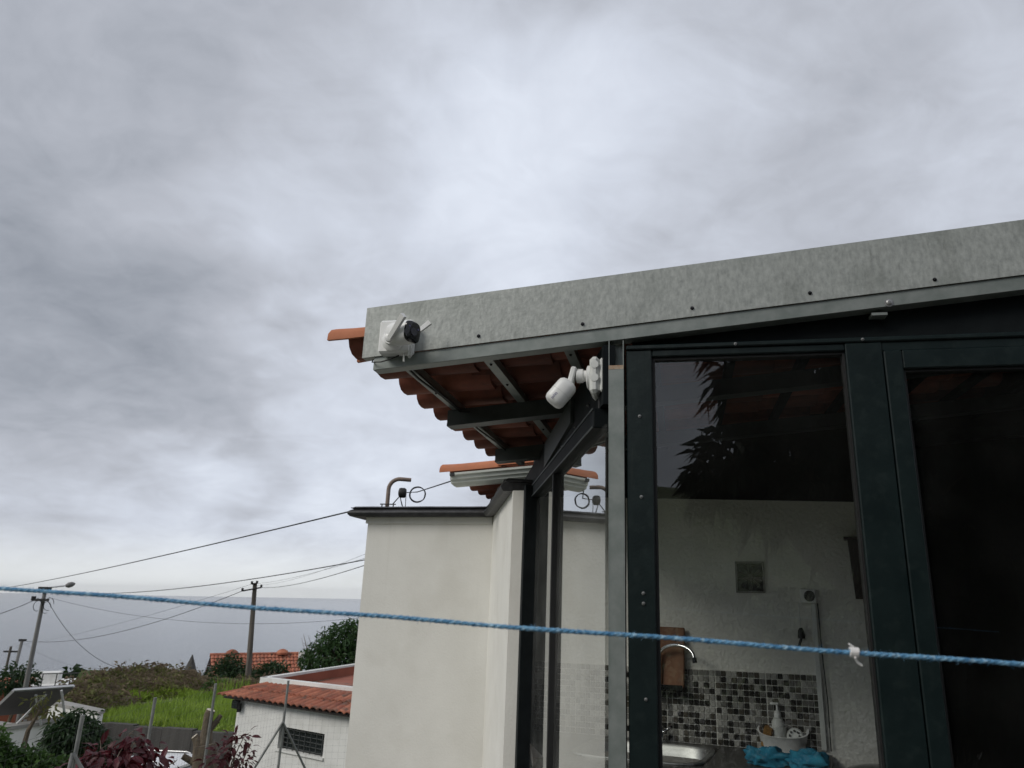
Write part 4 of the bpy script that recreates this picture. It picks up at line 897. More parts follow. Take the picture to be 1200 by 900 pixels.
tag(sv.build('bramble_scrub', M['scrub_d'], kind='stuff'), 'tangled brown bramble scrub on the mound behind the meadow', 'scrub')
G_ = [c for c in SC if c[0] < 235]; gv = mound('x', [(a_, b_ + 1, c_ - .8, d_ * .95) for a_, b_, c_, d_ in G_], None, '', '', 6)
gb = np.array(gv.v); pk = gb[rng.integers(0, len(gb), 9000)] + rng.normal(size=(9000, 3)) * .12
lv, lf = leaf_arrays(pk, rng.normal(size=(9000, 3)) + np.array([0, 0, .4]), .15, .07, rng)
tag(np_obj('scrub_leaves', lv, lf, M['scrub'], kind='stuff'), 'olive green leaves growing through the bramble scrub', 'scrub')
tg_ = []
for px, py, D, r_ in [(150, 818, 32, .5), (138, 823, 31, .45), (163, 818, 32.5, .45), (192, 814, 33, .5), (208, 815, 33, .5), (226, 817, 32, .4), (250, 819, 31, .4), (124, 828, 30, .4)]:
    tg_.append((at(px, py + 2, D), (r_ * 1.3, r_, r_ * .4)))
crown('tall_grass', tg_, 5200, .26, .035, M['grass'], None, 21, droop=-1.2, out=.4, kind='stuff', shell=.2)
tag(bpy.data.objects['tall_grass'], 'taller dark green grass tufts between meadow and scrub', 'grass')
# grey retaining wall in front of the meadow
rw = empty('retaining_wall', T(-11, 22, -3.5), 'long dark grey streaked retaining wall below the meadow', 'wall')
m = MB(frame((WN[0] * 18.32, WN[1] * 18.32, 0), (WD[0], WD[1], 0), (WN[0], WN[1], 0), (0, 0, 1)))
xs = list(np.linspace(-20.2, 4.5, 26))
for i in range(25):
    m.box(xs[i] + .004, xs[i + 1] - .004, -.02 + .006 * (i % 3), .2, -3.6, -2.0 + .012 * ((i * 7) % 5))
m.build('panel', M['retain'], rw)

# ------------------------------------------------------------------ tiled roofs of the neighbours
def tile_patch(parent, E1, E2, T1, T2, cols, rows, m, h=.055, joined=None, arcs=4, lap=.02):
    E1, E2, T1, T2 = map(Vector, (E1, E2, T1, T2)); nrm = (E2 - E1).cross(T1 - E1).normalized()
    if nrm.z < 0: nrm = -nrm
    P = lambda a_, b_: E1.lerp(E2, a_).lerp(T1.lerp(T2, a_), b_)
    acc = MB() if joined else None; rg = random.Random(cols)
    for r_ in range(rows):
        for c in range(cols):
            mb = acc or MB(); v = []; f = []; jx = rg.uniform(-.0012, .0012); jz = rg.uniform(0, .012)
            for q, bb in ((0, r_ / rows - .012), (1, (r_ + 1.08) / rows)):
                for k in range(arcs + 1):
                    t_ = k / arcs; a_ = (c + t_ * 1.02) / cols + jx; off_ = h * math.sin(math.pi * t_) + (lap if q == 0 else -.008) + jz
                    p = P(a_, bb); v += [tuple(p + nrm * off_), tuple(p + nrm * (off_ - .02))]
            n2 = 2 * (arcs + 1)
            for k in range(arcs):
                a0 = 2 * k; f += [(a0, a0 + 2, n2 + a0 + 2, n2 + a0), (a0 + 1, n2 + a0 + 1, n2 + a0 + 3, a0 + 3), (a0, a0 + 1, a0 + 3, a0 + 2)]
            mb.add(v, f)
            if not joined: mb.build('roof_tile', m, parent)
    if joined: acc.build(joined, m, parent, kind='stuff')
# shed
E1 = at(255, 814.5, 20.0); E2 = at(411, 838.5, 16.0); zE = (E1.z + E2.z) / 2; E1 = atz(255, 814.5, zE); E2 = atz(411, 838.5, zE)
ex = (E2 - E1).normalized(); E2 = E1 + ex * 6.4; T1 = atz(309, 801.5, zE + .22); T2b = atz(411, 814, zE + .22); T2 = T1 + (T2b - T1).normalized() * 5.1
bk = Vector((-ex.y, ex.x, 0)); bk = bk if bk.y > 0 else -bk
shed = empty('shed', T(E1 + ex * 2.5 + bk * 1.0 - Vector((0, 0, zE + 3.5))), 'white shed with red clay tile roof and a barred dark window', 'shed')
tile_patch(shed, E1, E2, T1, T2, 30, 2, M['tile_far'], h=.05)
SFm = frame(E1 + ex * .42 + bk * .28, ex, bk, (0, 0, 1))
gz = -3.6 - E1.z
wq0 = onplane(328, 849, SFm, 1, 0); wq1 = onplane(378, 886, SFm, 1, 0); wx0, wx1, wz0, wz1 = wq0.x, wq1.x, wq1.z - .03, wq0.z - .03
m = MB(SFm); H_ = -.06
m.box(0, wx0, 0, .18, gz, H_); m.box(wx1, 5.7, 0, .18, gz, H_); m.box(wx0, wx1, 0, .18, gz, wz0); m.box(wx0, wx1, 0, .18, wz1, H_)
m.box(0, .18, .1805, 2.4, gz, H_); m.box(5.52, 5.7, .1805, 2.4, gz, H_); m.box(.1805, 5.519, 2.22, 2.4, gz, H_); m.build('wall', M['white_far'], shed)
wn = MB(SFm).box(wx0 + .001, wx1 - .001, .10, .12, wz0 + .001, wz1 - .001).build('window', M['window'], shed)
m = MB(SFm)
for k in range(8): x_ = wx0 + (wx1 - wx0) * (k + .5) / 8; m.box(x_ - .005, x_ + .005, .03, .045, wz0 + .002, wz1 - .002)
for k in range(5): z_ = wz0 + (wz1 - wz0) * (k + .5) / 5; m.box(wx0 + .002, wx1 - .002, .046, .06, z_ - .005, z_ + .005)
m.build('grille', M['bars'], wn)
MB(SFm).box(wx0 + .002, wx0 + .10, .065, .095, wz0 + .002, wz1 - .002).build('shutter_edge', M['bars'], wn)
MB(SFm).box(wx0 - .05, wx1 + .05, -.04, -.0015, wz0 - .045, wz0 - .002).build('sill', M['white_far'], wn)
m = MB(); m.prism([tuple(T1 + Vector((0, 0, -.03))), tuple(T2 + Vector((0, 0, -.03))), tuple(T2 + bk * 2.2 + Vector((0, 0, -.12))), tuple(T1 + bk * 2.2 + Vector((0, 0, -.12)))], (0, 0, -.04), (0, 0, 0)); m.build('roof_slab', M['tile_far'], shed)
m = MB(SFm); m.box(-.3, 5.7, -.2, .1, -.055, -.015); m.build('eave_board', M['darkwood'], shed)
fl = onplane(275, 823, SFm, 1, -.1); fl.x = max(fl.x, .12); fd = empty('floodlight', SFm @ T(fl.x + .08, -.05, fl.z - .08), 'small black floodlight under the left eave of the shed', 'floodlight')
m = MB(SFm); m.box(fl.x - .1, fl.x + .12, -.17, -.09, fl.z - .12, fl.z + .06, .01); m.build('housing', M['blackp'], fd)
m = MB(SFm); m.box(fl.x - .09, fl.x + .11, -.178, -.1705, fl.z - .11, fl.z + .05); m.build('glass', M['window'], fd)
m = MB(SFm); m.box(fl.x + .0, fl.x + .03, -.09, -.001, fl.z - .2, fl.z - .02); m.build('arm', M['blackp'], fd)
# white parapet building behind the shed
zP = -.42; A_ = atz(305, 793.5, zP); B_ = atz(416, 806, zP); C_ = atz(419, 777, zP)
pb_ = empty('parapet_house', T((A_ + B_ + C_) / 3 - Vector((0, 0, 3.2))), 'low white building with flat terracotta roof inside a white parapet', 'building')
B_ = A_ + (B_ - A_) * 1.5; C_ = A_ + (C_ - A_) * 1.25
def wall_line(p, q, th, z0, z1):
    d = (q - p).normalized(); n = Vector((-d.y, d.x, 0)) * th
    return [(p.x, p.y, z0), (q.x, q.y, z0), (q.x + n.x, q.y + n.y, z0), (p.x + n.x, p.y + n.y, z0)], (0, 0, 0), (0, 0, z1 - z0)
m = MB(); m.prism(*wall_line(A_, B_, .16, -3.7, zP)); m.build('front_wall', M['white_far'], pb_)
m = MB(); m.prism(*wall_line(C_, A_, .16, -3.7, zP)); m.build('rear_wall', M['white_far'], pb_)
inn = (B_ - A_).normalized() * .55 + (C_ - A_).normalized() * .55
m = MB(); m.prism([(p.x, p.y, 0) for p in (A_ + inn, B_, C_)], (0, 0, zP - .32), (0, 0, zP - .28)); m.build('roof', M['terracotta'], pb_)
n_ = (C_ - A_).normalized(); n_ = Vector((n_.y, -n_.x, 0)) * .172
m = MB(); m.prism([(A_.x + n_.x + inn.x * .3, A_.y + n_.y + inn.y * .3, zP - .279), (C_.x + n_.x, C_.y + n_.y, zP - .279), (C_.x + n_.x, C_.y + n_.y, zP - .045), (A_.x + n_.x + inn.x * .3, A_.y + n_.y + inn.y * .3, zP - .045)], (0, 0, 0), -n_ * .04); m.build('lining', M['terracotta'], pb_)
# orange roofed house down the slope
RL, RR = at(247, 766.5, 52), at(352, 768.5, 52.5); zR = (RL.z + RR.z) / 2; RL.z = RR.z = zR
EL, ER = at(249, 806, 48.3), at(356, 808, 48.8); EL.z = ER.z = zR - 1.55
BL, BR = at(238.5, 789, 56.5), at(343, 789, 57); BL.z = BR.z = zR - 1.6
oh = empty('tiled_house', T((EL + BR) / 2 - Vector((0, 0, 3.5))), 'house with weathered orange tiled roof behind bushes on the slope', 'house')
tile_patch(oh, EL, ER, RL, RR, 24, 9, M['tile_far'], h=.06, joined='front_roof_tiles', arcs=3, lap=.05)
tile_patch(oh, BR, BL, RR, RL, 24, 9, M['tile_far'], h=.06, joined='rear_roof_tiles', arcs=3, lap=.05)
m = MB(); m.prism([tuple(p) for p in (RL, EL, BL)], (0.25, 0, -.12), (.5, 0, -.12)); m.prism([tuple(p) for p in (RR, ER, BR)], (-.5, 0, -.12), (-.25, 0, -.12)); m.build('gable', M['darkwood'], oh)
m = MB(); q_ = [EL.lerp(ER, .06) + Vector((0, .5, 0)), ER + Vector((-.5, .5, 0)), BR + Vector((-.5, -.5, 0)), BL + Vector((.6, -.5, 0))]
m.prism([(p.x, p.y, EL.z - .1) for p in q_], (0, 0, -3.6), (0, 0, -.02)); m.build('wall', M['white_far'], oh)
m = MB(); m.tube([RL + Vector((-.05, 0, .04)), RR + Vector((.05, 0, .04))], .11, 8); m.build('ridge_cap', M['tile_far'], oh, 40)
for px in (272, 331):
    p = at(px, 765, 52.2); m = MB(); m.lathe([(0, .36), (.12, .38), (.22, .30), (.30, .16), (.33, .05)], (p.x, p.y, zR + .02), (0, 0, 1), 14); m.build('ridge_vent', M['tile_far'], oh, 40)
p = at(351, 790, 51); MB().box(p.x - .15, p.x + .15, p.y - .15, p.y + .15, zR - 1.2, zR + .25).build('chimney', M['white_far'], oh)
a0, a1 = at(214, 803, 49), at(247, 801, 48); tile_patch(oh, a0 + Vector((0, 0, -.25)), a1 + Vector((0, 0, -.25)), at(238, 793, 51), at(248, 792, 51), 8, 4, M['tile_far'], h=.05, joined='porch_tiles', arcs=3)

# ------------------------------------------------------------------ distant buildings
def far_house(px, py, D, wd, dp, hh, wallm, roofm, label, ridge=.9, roof=True, nwin=2):
    p = at(px, py, D); g = ground_z(p.x, p.y) - .3; o = empty('far_house', T(p.x, p.y, g), label, 'house')
    F = T(p.x, p.y, p.z) @ Matrix.Rotation(math.radians(25), 4, 'Z')
    MB(F).box(-wd / 2, wd / 2, -dp / 2, dp / 2, g - p.z, 0).build('wall', wallm, o)
    if roof:
        m = MB(F); m.prism([(-wd / 2 - .3, -dp / 2 - .35, .01), (-wd / 2 - .3, dp / 2 + .35, .01), (-wd / 2 - .3, 0, ridge)], (0, 0, 0), (wd + .6, 0, 0)); m.build('roof', roofm, o)
    for k in range(nwin):
        x_ = -wd / 2 + wd * (k + .5) / nwin
        MB(F).box(x_ - .5, x_ + .5, -dp / 2 - .04, -dp / 2 - .001, -2.0, -.8).build('window', M['window'], o)
    return o, F
far_house(76, 803, 120, 3.0, 3.0, 4, M['white_far'], M['tile_far'], 'small distant house with faded red roof beyond the brambles', ridge=.8, nwin=1)
far_house(-4, 803, 62, 3.2, 3, 4, M['terracotta'], M['tile_far'], 'dark red walled house at the far left edge by the poles', ridge=.45, nwin=1)
o, F = far_house(40, 800, 66, 6.5, 5, 4, M['white_far'], M['concrete'], 'flat roofed white house with a balcony railing behind the solar panel', roof=False)
m = MB(F)
for k in range(9): m.box(-3.2 + .8 * k - .03, -3.2 + .8 * k + .03, -2.48, -2.42, .001, .75)
m.box(-3.25, 3.25, -2.485, -2.415, .7505, .81); m.build('railing', M['bars'], o)
m = MB(F); m.box(-.1, 1.5, -1, .6, .001, .7); m.build('stair_head', M['white_far'], o)
p = at(221, 797, 150); g = ground_z(p.x, p.y) - .4; o = empty('spire_building', T(p.x, p.y, g), 'distant white building with a grey conical spire by the sea', 'building')
MB().lathe([(0, 1.0), (1.6, 1.0)], (p.x, p.y, p.z - .6), (0, 0, 1), 12).build('turret', M['white_far'], o)
MB().lathe([(0, 1.25), (.3, 1.12), (3.2, .04)], (p.x, p.y, p.z + 1.001), (0, 0, 1), 10).build('spire', M['retain'], o)
MB().box(p.x - 5, p.x + 6.5, p.y - 3, p.y + 3, g, p.z - .601).build('wall', M['white_far'], o)
MB().box(p.x - 5.3, p.x + 6.8, p.y - 3.3, p.y + 3.3, p.z - .6, p.z - .45).build('roof', M['concrete'], o)
for k in range(5): MB().box(p.x - 4 + 2 * k, p.x - 3.2 + 2 * k, p.y - 3.06, p.y - 3.001, p.z - 2.2, p.z - 1.2).build('window', M['window'], o)

# ------------------------------------------------------------------ white solar building on the left
wa, wb = at(-45, 863, 14.0), at(79, 846, 14.2); zW = (wa.z + wb.z) / 2; wa = atz(-45, 863, zW); wb = atz(79, 846, zW)
wd_ = (wb - wa).normalized(); wn_ = Vector((-wd_.y, wd_.x, 0)); wl = (wb - wa).length
WF = frame((wa.x, wa.y, zW), wd_, wn_, (0, 0, 1)); gzw = -3.2 - zW
sbm = empty('low_building', T(wa.x + wd_.x * wl / 2, wa.y + wd_.y * wl / 2 + 1, -3.2), 'low white walled building carrying the solar panel at left', 'building')
MB(WF).box(0, wl, 0, .22, gzw, 0).build('front_wall', M['white_far'], sbm)
MB(WF).box(0, wl, .2205, 3.0, gzw, -.12).build('roof_block', M['concrete'], sbm)
MB(WF).box(-.02, wl + .03, -.03, .25, .001, .05).build('coping', M['concrete'], sbm)
r0_, r1_ = at(58, 826, 18.6), at(114, 838.5, 16.6); zr_ = (r0_.z + r1_.z) / 2; r0_ = atz(58, 826, zr_); r1_ = atz(114, 838.5, zr_)
rear = [(r0_.x, r0_.y, zr_), (r1_.x, r1_.y, zr_), (r1_.x - .1, r1_.y + .35, zr_), (r0_.x - .1, r0_.y + .35, zr_)]
m = MB(); m.prism(rear, (0, 0, -3.0), (0, 0, 0)); m.build('rear_wall', M['white_far'], sbm)
m = MB(); c_ = Vector(((r0_.x + r1_.x) / 2, (r0_.y + r1_.y) / 2 + .17, zr_)); m.prism([tuple(c_ + (Vector(p) - c_) * 1.05) for p in rear], (0, 0, .001), (0, 0, .06)); m.build('rear_coping', M['concrete'], sbm)
pTL, pTR, pBR, pBL = at(16, 811.5, 13.9), at(86, 806.5, 14.1), at(62, 836, 15.6), at(-14, 840, 15.4)
pBR = pBL + (pTR - pTL)
sp_ = empty('solar_panel', T(at(45, 845, 14.6)), 'dark tilted solar panel seen from behind on white legs', 'solar panel')
nn = (pTR - pTL).cross(pBL - pTL).normalized(); nn = nn if nn.z > 0 else -nn
m = MB(); m.prism([tuple(p) for p in (pTL, pTR, pBR, pBL)], (0, 0, 0), nn * .06); m.build('panel', M['panelback'], sp_)
m = MB()
for a_, b_ in ((pTL, pTR), (pTR, pBR), (pBR, pBL), (pBL, pTL)): m.tube([a_ + nn * .03, b_ + nn * .03], .024, 4)
m.build('frame', M['alu'], sp_)
for px, py, px2, py2 in ((42, 814, 48, 850), (72, 809, 77, 846)):
    MB().tube([at(px, py, 14.0), at(px2, py2, 14.2)], .018, 6).build('leg', M['alu'], sp_)
MB().tube([at(54, 814, 14.02), at(20, 848, 14.2)], .017, 6).build('brace', M['alu'], sp_)

# ------------------------------------------------------------------ poles and cables
def catenary(p, q, sag, n=24):
    return [p.lerp(q, i / n) - Vector((0, 0, sag * 4 * (i / n) * (1 - i / n))) for i in range(n + 1)]
def pole_thing(name, top, low, r0__, r1__, m, label, cat):
    d = (low - top); t_ = (ground_z(low.x, low.y) - .3 - top.z) / d.z; base = top + d * t_
    o = empty(name, T(base), label, cat); MB().tube([base, top], [r1__, r0__], 10).build('pole', m, o, 50); return o, base
lt, ll = at(53, 692, 40), at(30, 805, 40)
lp, _ = pole_thing('street_lamp', lt, ll, .075, .12, M['polecon'], 'grey concrete street lamp with arm over the sea at left', 'street lamp')
m = MB(); a0 = lt + Vector((.05, 0, -.02)); a1 = at(76, 686.5, 40.2); m.tube([a0, a0.lerp(a1, .25) + Vector((0, 0, .10)), a1], .035, 6); m.build('arm', M['alu'], lp)
m = MB(); h0, h1 = at(77, 686.5, 40.2), at(88, 684, 40.3); m.tube([h0, h0.lerp(h1, .3), h0.lerp(h1, .7), h1], [.06, .12, .11, .04], 8); m.build('lamp_head', M['polecon'], lp, 50)
m = MB(); p = at(53, 690.5, 40); m.box(p.x - .22, p.x + .18, p.y - .15, p.y + .15, p.z - .12, p.z + .10); p = at(46, 703, 39.9); m.box(p.x - .28, p.x + .4, p.y - .05, p.y + .05, p.z - .05, p.z + .05); m.lathe([(0, .09), (.18, .09)], p + Vector((-.26, 0, -.03)), (0, 0, 1), 8); m.build('crossarm', M['wire'], lp)
for k, (cx_, cy_, rr) in enumerate(((57, 708, .22), (54, 712, .2), (44, 710, .18))):
    c = at(cx_, cy_, 39.8); m = MB(); m.tube([c + Vector((rr * math.cos(t_ * .42), 0, rr * 1.2 * math.sin(t_ * .42))) for t_ in range(13)], .012, 5); m.build('cable_loop', M['wire'], lp)
pt, pl_ = at(299, 683, 35), at(290, 800, 35)
up_, _ = pole_thing('utility_pole', pt, pl_, .085, .125, M['polewood'], 'weathered wooden utility pole standing behind the shed', 'utility pole')
for (x0, y0, x1, y1) in ((295, 684.5, 301, 684), (284, 692.5, 306, 688.5)):
    m = MB(); a0, a1 = at(x0, y0, 34.9), at(x1, y1, 34.9); m.tube([a0, a1], .035, 6); m.lathe([(0, .05), (.12, .05)], a0, (0, 0, 1), 8); m.lathe([(0, .05), (.12, .05)], a1, (0, 0, 1), 8); m.build('crossarm', M['wire'], up_)
p2t = at(26, 750.5, 70); P2, _ = pole_thing('utility_pole', p2t, at(11, 810, 70), .10, .14, M['polecon'], 'slim grey pole left of the street lamp, second from the left edge', 'utility pole')
m = MB(); m.box(p2t.x - .2, p2t.x + .26, p2t.y - .1, p2t.y + .1, p2t.z - .06, p2t.z + .10); m.build('cap', M['wire'], P2)
p3t = at(13, 757.5, 76); P3, _ = pole_thing('utility_pole', p3t, at(1, 810, 76), .09, .13, M['polewood'], 'leftmost short wooden pole with a small crossarm', 'utility pole')
m = MB(); m.box(p3t.x - .5, p3t.x + .6, p3t.y - .05, p3t.y + .05, p3t.z - .45, p3t.z - .32); m.build('crossarm', M['wire'], P3)
def cable(p, q, sag, r_, label):
    c = catenary(p, q, sag); return single(MB().tube(c, r_ * .62, 5), 'overhead_cable', M['wire'], p, label, 'cable', 'overhead cables')
cable(at(-40, 695, 34), at(412, 599, 6.4), .10, .011, 'overhead cable rising to the black coping of the outbuilding')
cable(at(60, 693.5, 40), at(470, 648, 14), .32, .017, 'overhead cable from the street lamp towards the outbuilding')
cable(at(306, 688.5, 35), at(470, 648, 12), .16, .013, 'overhead cable from the wooden pole down to the outbuilding, lowest right of the pole')
cable(at(301, 684, 35), at(470, 641, 13), .10, .006, 'thin overhead cable just above the lowest one, right of the wooden pole')
cable(at(299, 686, 35), at(470, 631, 14), .2, .005, 'faint overhead cable crossing the lamp cable right of the wooden pole')
cable(at(284, 692.5, 35), at(26, 751, 70), .75, .022, 'overhead cable from the wooden pole down to the slim grey pole')
cable(at(295, 684.5, 35), at(13, 757.5, 76), .3, .010, 'thin overhead cable between the wooden pole and the leftmost pole')
cable(at(56, 704, 40), at(162, 786, 37), .7, .016, 'overhead cable dropping from the street lamp into the brambles')
cable(at(57, 700, 40), at(440, 722, 30), .62, .010, 'thin overhead cable crossing the wooden pole below the rope')
cable(at(45, 701, 39.9), at(-60, 735, 30), .12, .022, 'thick overhead cable leaving the street lamp to the left')
cable(at(26, 752, 70), at(160, 778, 60), .9, .010, 'faint overhead cable sagging right of the slim grey pole')

# ------------------------------------------------------------------ vegetation, middle distance
def cl(lst, D, f=1.0): return [(at(x, y, D + dd), (r_ * f, r_ * f, r_ * f * .9)) for x, y, r_, dd in lst]
c = at(386, 790, 38)
plant('leafy_tree', gbase(c), cl([(372, 770, .7, 0), (390, 755, .85, .2), (405, 745, .8, 0), (415, 762, .9, .3), (395, 772, .9, -.3), (362, 775, .45, 0), (420, 742, .7, 0), (412, 736, .45, .1), (425, 775, .9, 0)], 38), 4600, .24, .085, M['leaf_tree'], M['bark'], .14, 31, 'dark green leafy tree behind the parapet building', 'tree', droop=.2)
c = at(360, 790, 39.5)
o = empty('bare_tree', T(gbase(c)), 'small leafless tree beside the dark leafy tree', 'tree'); rg = random.Random(5); m = MB()
b0 = Vector(gbase(c)); tp0 = at(366, 770, 39.5); m.tube([b0, tp0], [.07, .035], 6); m.build('trunk', M['twig'], o)
m = MB()
for k in range(26):
    a_ = b0.lerp(tp0, rg.uniform(.6, 1)); q = at(rg.uniform(352, 380), rg.uniform(742, 772), 39.5 + rg.uniform(-.5, .5)); mid = a_.lerp(q, .5) + Vector((rg.uniform(-.1, .1), 0, rg.uniform(0, .15)))
    m.tube([a_, mid, q], [.022, .015, .007], 4)
m.build('twigs', M['twig'], o)
c = at(266, 803, 43)
plant('bush', gbase(c), cl([(258, 792, .75, 0), (270, 786, .8, .2), (278, 794, .85, 0), (265, 800, .9, -.2), (285, 800, .7, 0), (252, 800, .6, 0), (272, 776, .45, 0)], 43), 3600, .2, .08, M['leaf_dark'], M['bark'], .08, 33, 'rounded dark green bush in front of the tiled house, left of the wooden pole', 'bush', 'bushes before the tiled house')
c = at(312, 800, 42)
plant('bush', gbase(c), cl([(303, 793, .5, 0), (315, 789, .6, 0), (324, 787, .55, 0), (310, 798, .6, -.2), (325, 797, .5, 0)], 42), 2400, .2, .075, M['leaf_dark'], M['bark'], .07, 34, 'spreading dark bush in front of the tiled house, right of the wooden pole', 'bush', 'bushes before the tiled house')
c = at(255, 815, 30); 
plant('bush', gbase(c), cl([(250, 806, .35, 0), (262, 807, .35, 0), (274, 808, .3, 0)], 33), 700, .16, .06, M['leaf_mid'], M['bark'], .04, 35, 'small pale green shrub between the meadow and the shed roof', 'bush')
c = at(18, 800, 56)
plant('far_tree', gbase(c), cl([(14, 799, .9, 0), (22, 794, .9, 0), (26, 801, .8, 0)], 56), 900, .3, .12, M['leaf_dark'], M['bark'], .12, 36, 'dark round tree beside the street lamp pole base', 'tree')
for k, (px, py, s_) in enumerate(((84, 791, 1.0), (95, 792, .8), (103, 797, .9))):
    c = at(px, py + 5, 108); b0 = Vector(gbase(c)); o = empty('palm_tree', T(b0), ['tall distant palm above the faded red roof', 'shorter distant palm between two others', 'rightmost distant palm beside the brambles'][k], 'palm tree', 'distant palms')
    tpp = at(px, py, 108); MB().tube([b0, tpp], [.3, .2], 7).build('trunk', M['bark'], o)
    crown('crown', [(tpp, (.9 * s_, .9 * s_, .6 * s_))], 160, 1.3, .22, M['leaf_dark'], o, 40 + k, droop=.5, bend=.6)

# ------------------------------------------------------------------ wire fence
fp_ = [at(97, 838, 6.0), at(182, 817.5, 7.5), at(253, 801, 9.0), at(338, 797.5, 10.5), at(440, 803, 10.6)]
p_0 = at(-30, 872, 5.2); fpts = [p_0] + fp_
fe = empty('wire_fence', T(fp_[1].x, fp_[1].y, -.7), 'grey wire mesh fence on steel posts along the garden edge', 'fence')
FB = [min(ground_z(p.x, p.y), p.z - 1.3) for p in fpts]
for i, p in enumerate(fpts):
    if 0 < i: MB().tube([(p.x, p.y, FB[i] - .2), (p.x, p.y, p.z)], (.013, .013, .0135, .0145, .016, .016)[i], 8).build('post', M['post'], fe, 50)
    if 0 > i: MB().lathe([(0, .027), (.02, .027), (.03, .012)], (p.x, p.y, p.z - .012), (0, 0, 1), 8).build('post_cap', M['post'], fe)
c4 = fpts[4]; j4 = onplane(333, 846, T(c4.x, c4.y, 0), 1, 0); jz = j4.z
for px in (292, 362):
    q = at(px, 910, 10.5 if px < 300 else 10.7); MB().tube([(c4.x, c4.y - .02, jz), (q.x, q.y, q.z)], .014, 8).build('brace', M['post'], fe, 50)
c1 = fpts[1]; 
for px in (80, 99):
    q = at(px, 906, 5.95); j = at(92, 882, 5.97); MB().tube([(c1.x - .0, c1.y - .03, j.z), (q.x, q.y, q.z)], .012, 8).build('brace', M['post'], fe, 50)
for i in range(len(fpts) - 1):
    a_, b_ = fpts[i], fpts[i + 1]; d = Vector((b_.x - a_.x, b_.y - a_.y, 0)); ln_ = d.length; d.normalize(); n_ = Vector((-d.y, d.x, 0)); m = MB(); r_ = .0006
    nv = int(ln_ / .075)
    def tri(p, q):
        ax_ = (q - p).normalized(); s1 = ax_.cross(n_).normalized() if abs(ax_.dot(n_)) < .9 else d
        o_ = [s1 * r_, s1 * -.5 * r_ + n_ * .87 * r_, s1 * -.5 * r_ - n_ * .87 * r_]
        m.add([p + k for k in o_] + [q + k for k in o_], [(0, 1, 4, 3), (1, 2, 5, 4), (2, 0, 3, 5)])
    for k in range(nv + 1):
        t_ = k / nv; zt_ = a_.z * (1 - t_) + b_.z * t_ - .06; p = Vector((a_.x, a_.y, 0)).lerp(Vector((b_.x, b_.y, 0)), t_) + n_ * .024
        tri(Vector((p.x, p.y, zt_ - 1.15)), Vector((p.x, p.y, zt_)))
    for k in range(16):
        p, q = Vector((a_.x, a_.y, a_.z - .06 - .075 * k)) + n_ * .028, Vector((b_.x, b_.y, b_.z - .06 - .075 * k)) + n_ * .028
        md = p.lerp(q, .5) - Vector((0, 0, .008)); tri(p, md); tri(md, q)
    m.build('wire_mesh', M['bars'], fe, kind='stuff')

# ------------------------------------------------------------------ garden plants by the fence
def leafy_instances(parent, clumps, n, size, mats, seed, droop):
    rg = random.Random(seed); ms = []
    for mm in mats:
        for k in range(2):
            w_ = .42 + .08 * k; v = [(0, 0, 0), (.28, w_ * .42, .05), (.28, 0, -.01), (.28, -w_ * .42, .05), (.62, w_ * .46, -.02), (.62, 0, -.06), (.62, -w_ * .46, -.02), (1, 0, -.24 - .1 * k)]
            f = [(0, 2, 1), (0, 3, 2), (1, 2, 5, 4), (2, 3, 6, 5), (4, 5, 7), (5, 6, 7)]
            ms.append(MB().add(v, f).mesh('leaf', mm))
    rgn = np.random.default_rng(seed); P_, D_ = clump_points(clumps, n, rgn, .45)
    for p, d in zip(P_, D_):
        d = Vector(d) + Vector((rg.uniform(-.4, .4), rg.uniform(-.4, .4), -droop + rg.uniform(-.3, .3))); d.normalize()
        y = Vector((0, 0, 1)).cross(d).normalized() if abs(d.z) < .97 else Vector((0, 1, 0)); z = d.cross(y); s_ = size * rg.uniform(.7, 1.25)
        F = frame(p, d * s_, y * s_, z * s_) @ Matrix.Rotation(rg.uniform(-.7, .7), 4, 'X'); inst(rg.choice(ms), 'leaf', parent, F)
c = at(140, 900, 7.0)
o = empty('copperleaf_shrub', T(c.x, c.y, ground_z(c.x, c.y)), 'dark red leaved shrub behind the fence, larger and redder one at left', 'shrub')
K = cl([(156, 872, .10, 0), (152, 860, .06, 0), (165, 890, .12, 0), (135, 893, .12, -.2), (115, 890, .10, 0), (118, 878, .06, 0), (95, 900, .09, -.2), (75, 903, .07, 0), (185, 903, .09, .2), (150, 905, .14, 0), (205, 893, .05, .2)], 7.0, 1.15)
limbs(MB(), (c.x, c.y, ground_z(c.x, c.y)), K, .018, 3).build('stem', M['twig'], o)
leafy_instances(o, K, 290, .105, [M['leaf_red'], M['leaf_red'], M['leaf_plum']], 5, .75)
c = at(268, 905, 8.0)
o = empty('plum_shrub', T(c.x, c.y, ground_z(c.x, c.y)), 'sparser plum coloured shrub in front of the white shed wall', 'shrub')
K = cl([(272, 872, .09, 0), (285, 865, .07, 0), (276, 862, .04, 0), (262, 888, .11, 0), (282, 890, .10, 0), (250, 895, .09, 0), (292, 876, .05, 0), (268, 905, .12, 0)], 8.0, 1.15)
limbs(MB(), (c.x, c.y, ground_z(c.x, c.y)), K, .016, 4).build('stem', M['twig'], o)
leafy_instances(o, K, 240, .075, [M['leaf_plum']], 6, .3)
c = at(30, 905, 7.6)
plant('shrub', (c.x, c.y, ground_z(c.x, c.y)), cl([(10, 896, .14, 0), (35, 898, .13, 0), (58, 900, .11, 0), (20, 908, .2, 0), (50, 910, .16, 0), (75, 908, .10, 0), (-15, 890, .18, 0), (1, 876, .06, 0), (-8, 862, .08, 0), (72, 898, .06, 0)], 7.6), 3300, .058, .028, M['leaf_mid'], M['twig'], .02, 51, 'fresh green leafy shrub in the lower left corner', 'shrub')
c = at(82, 900, 11)
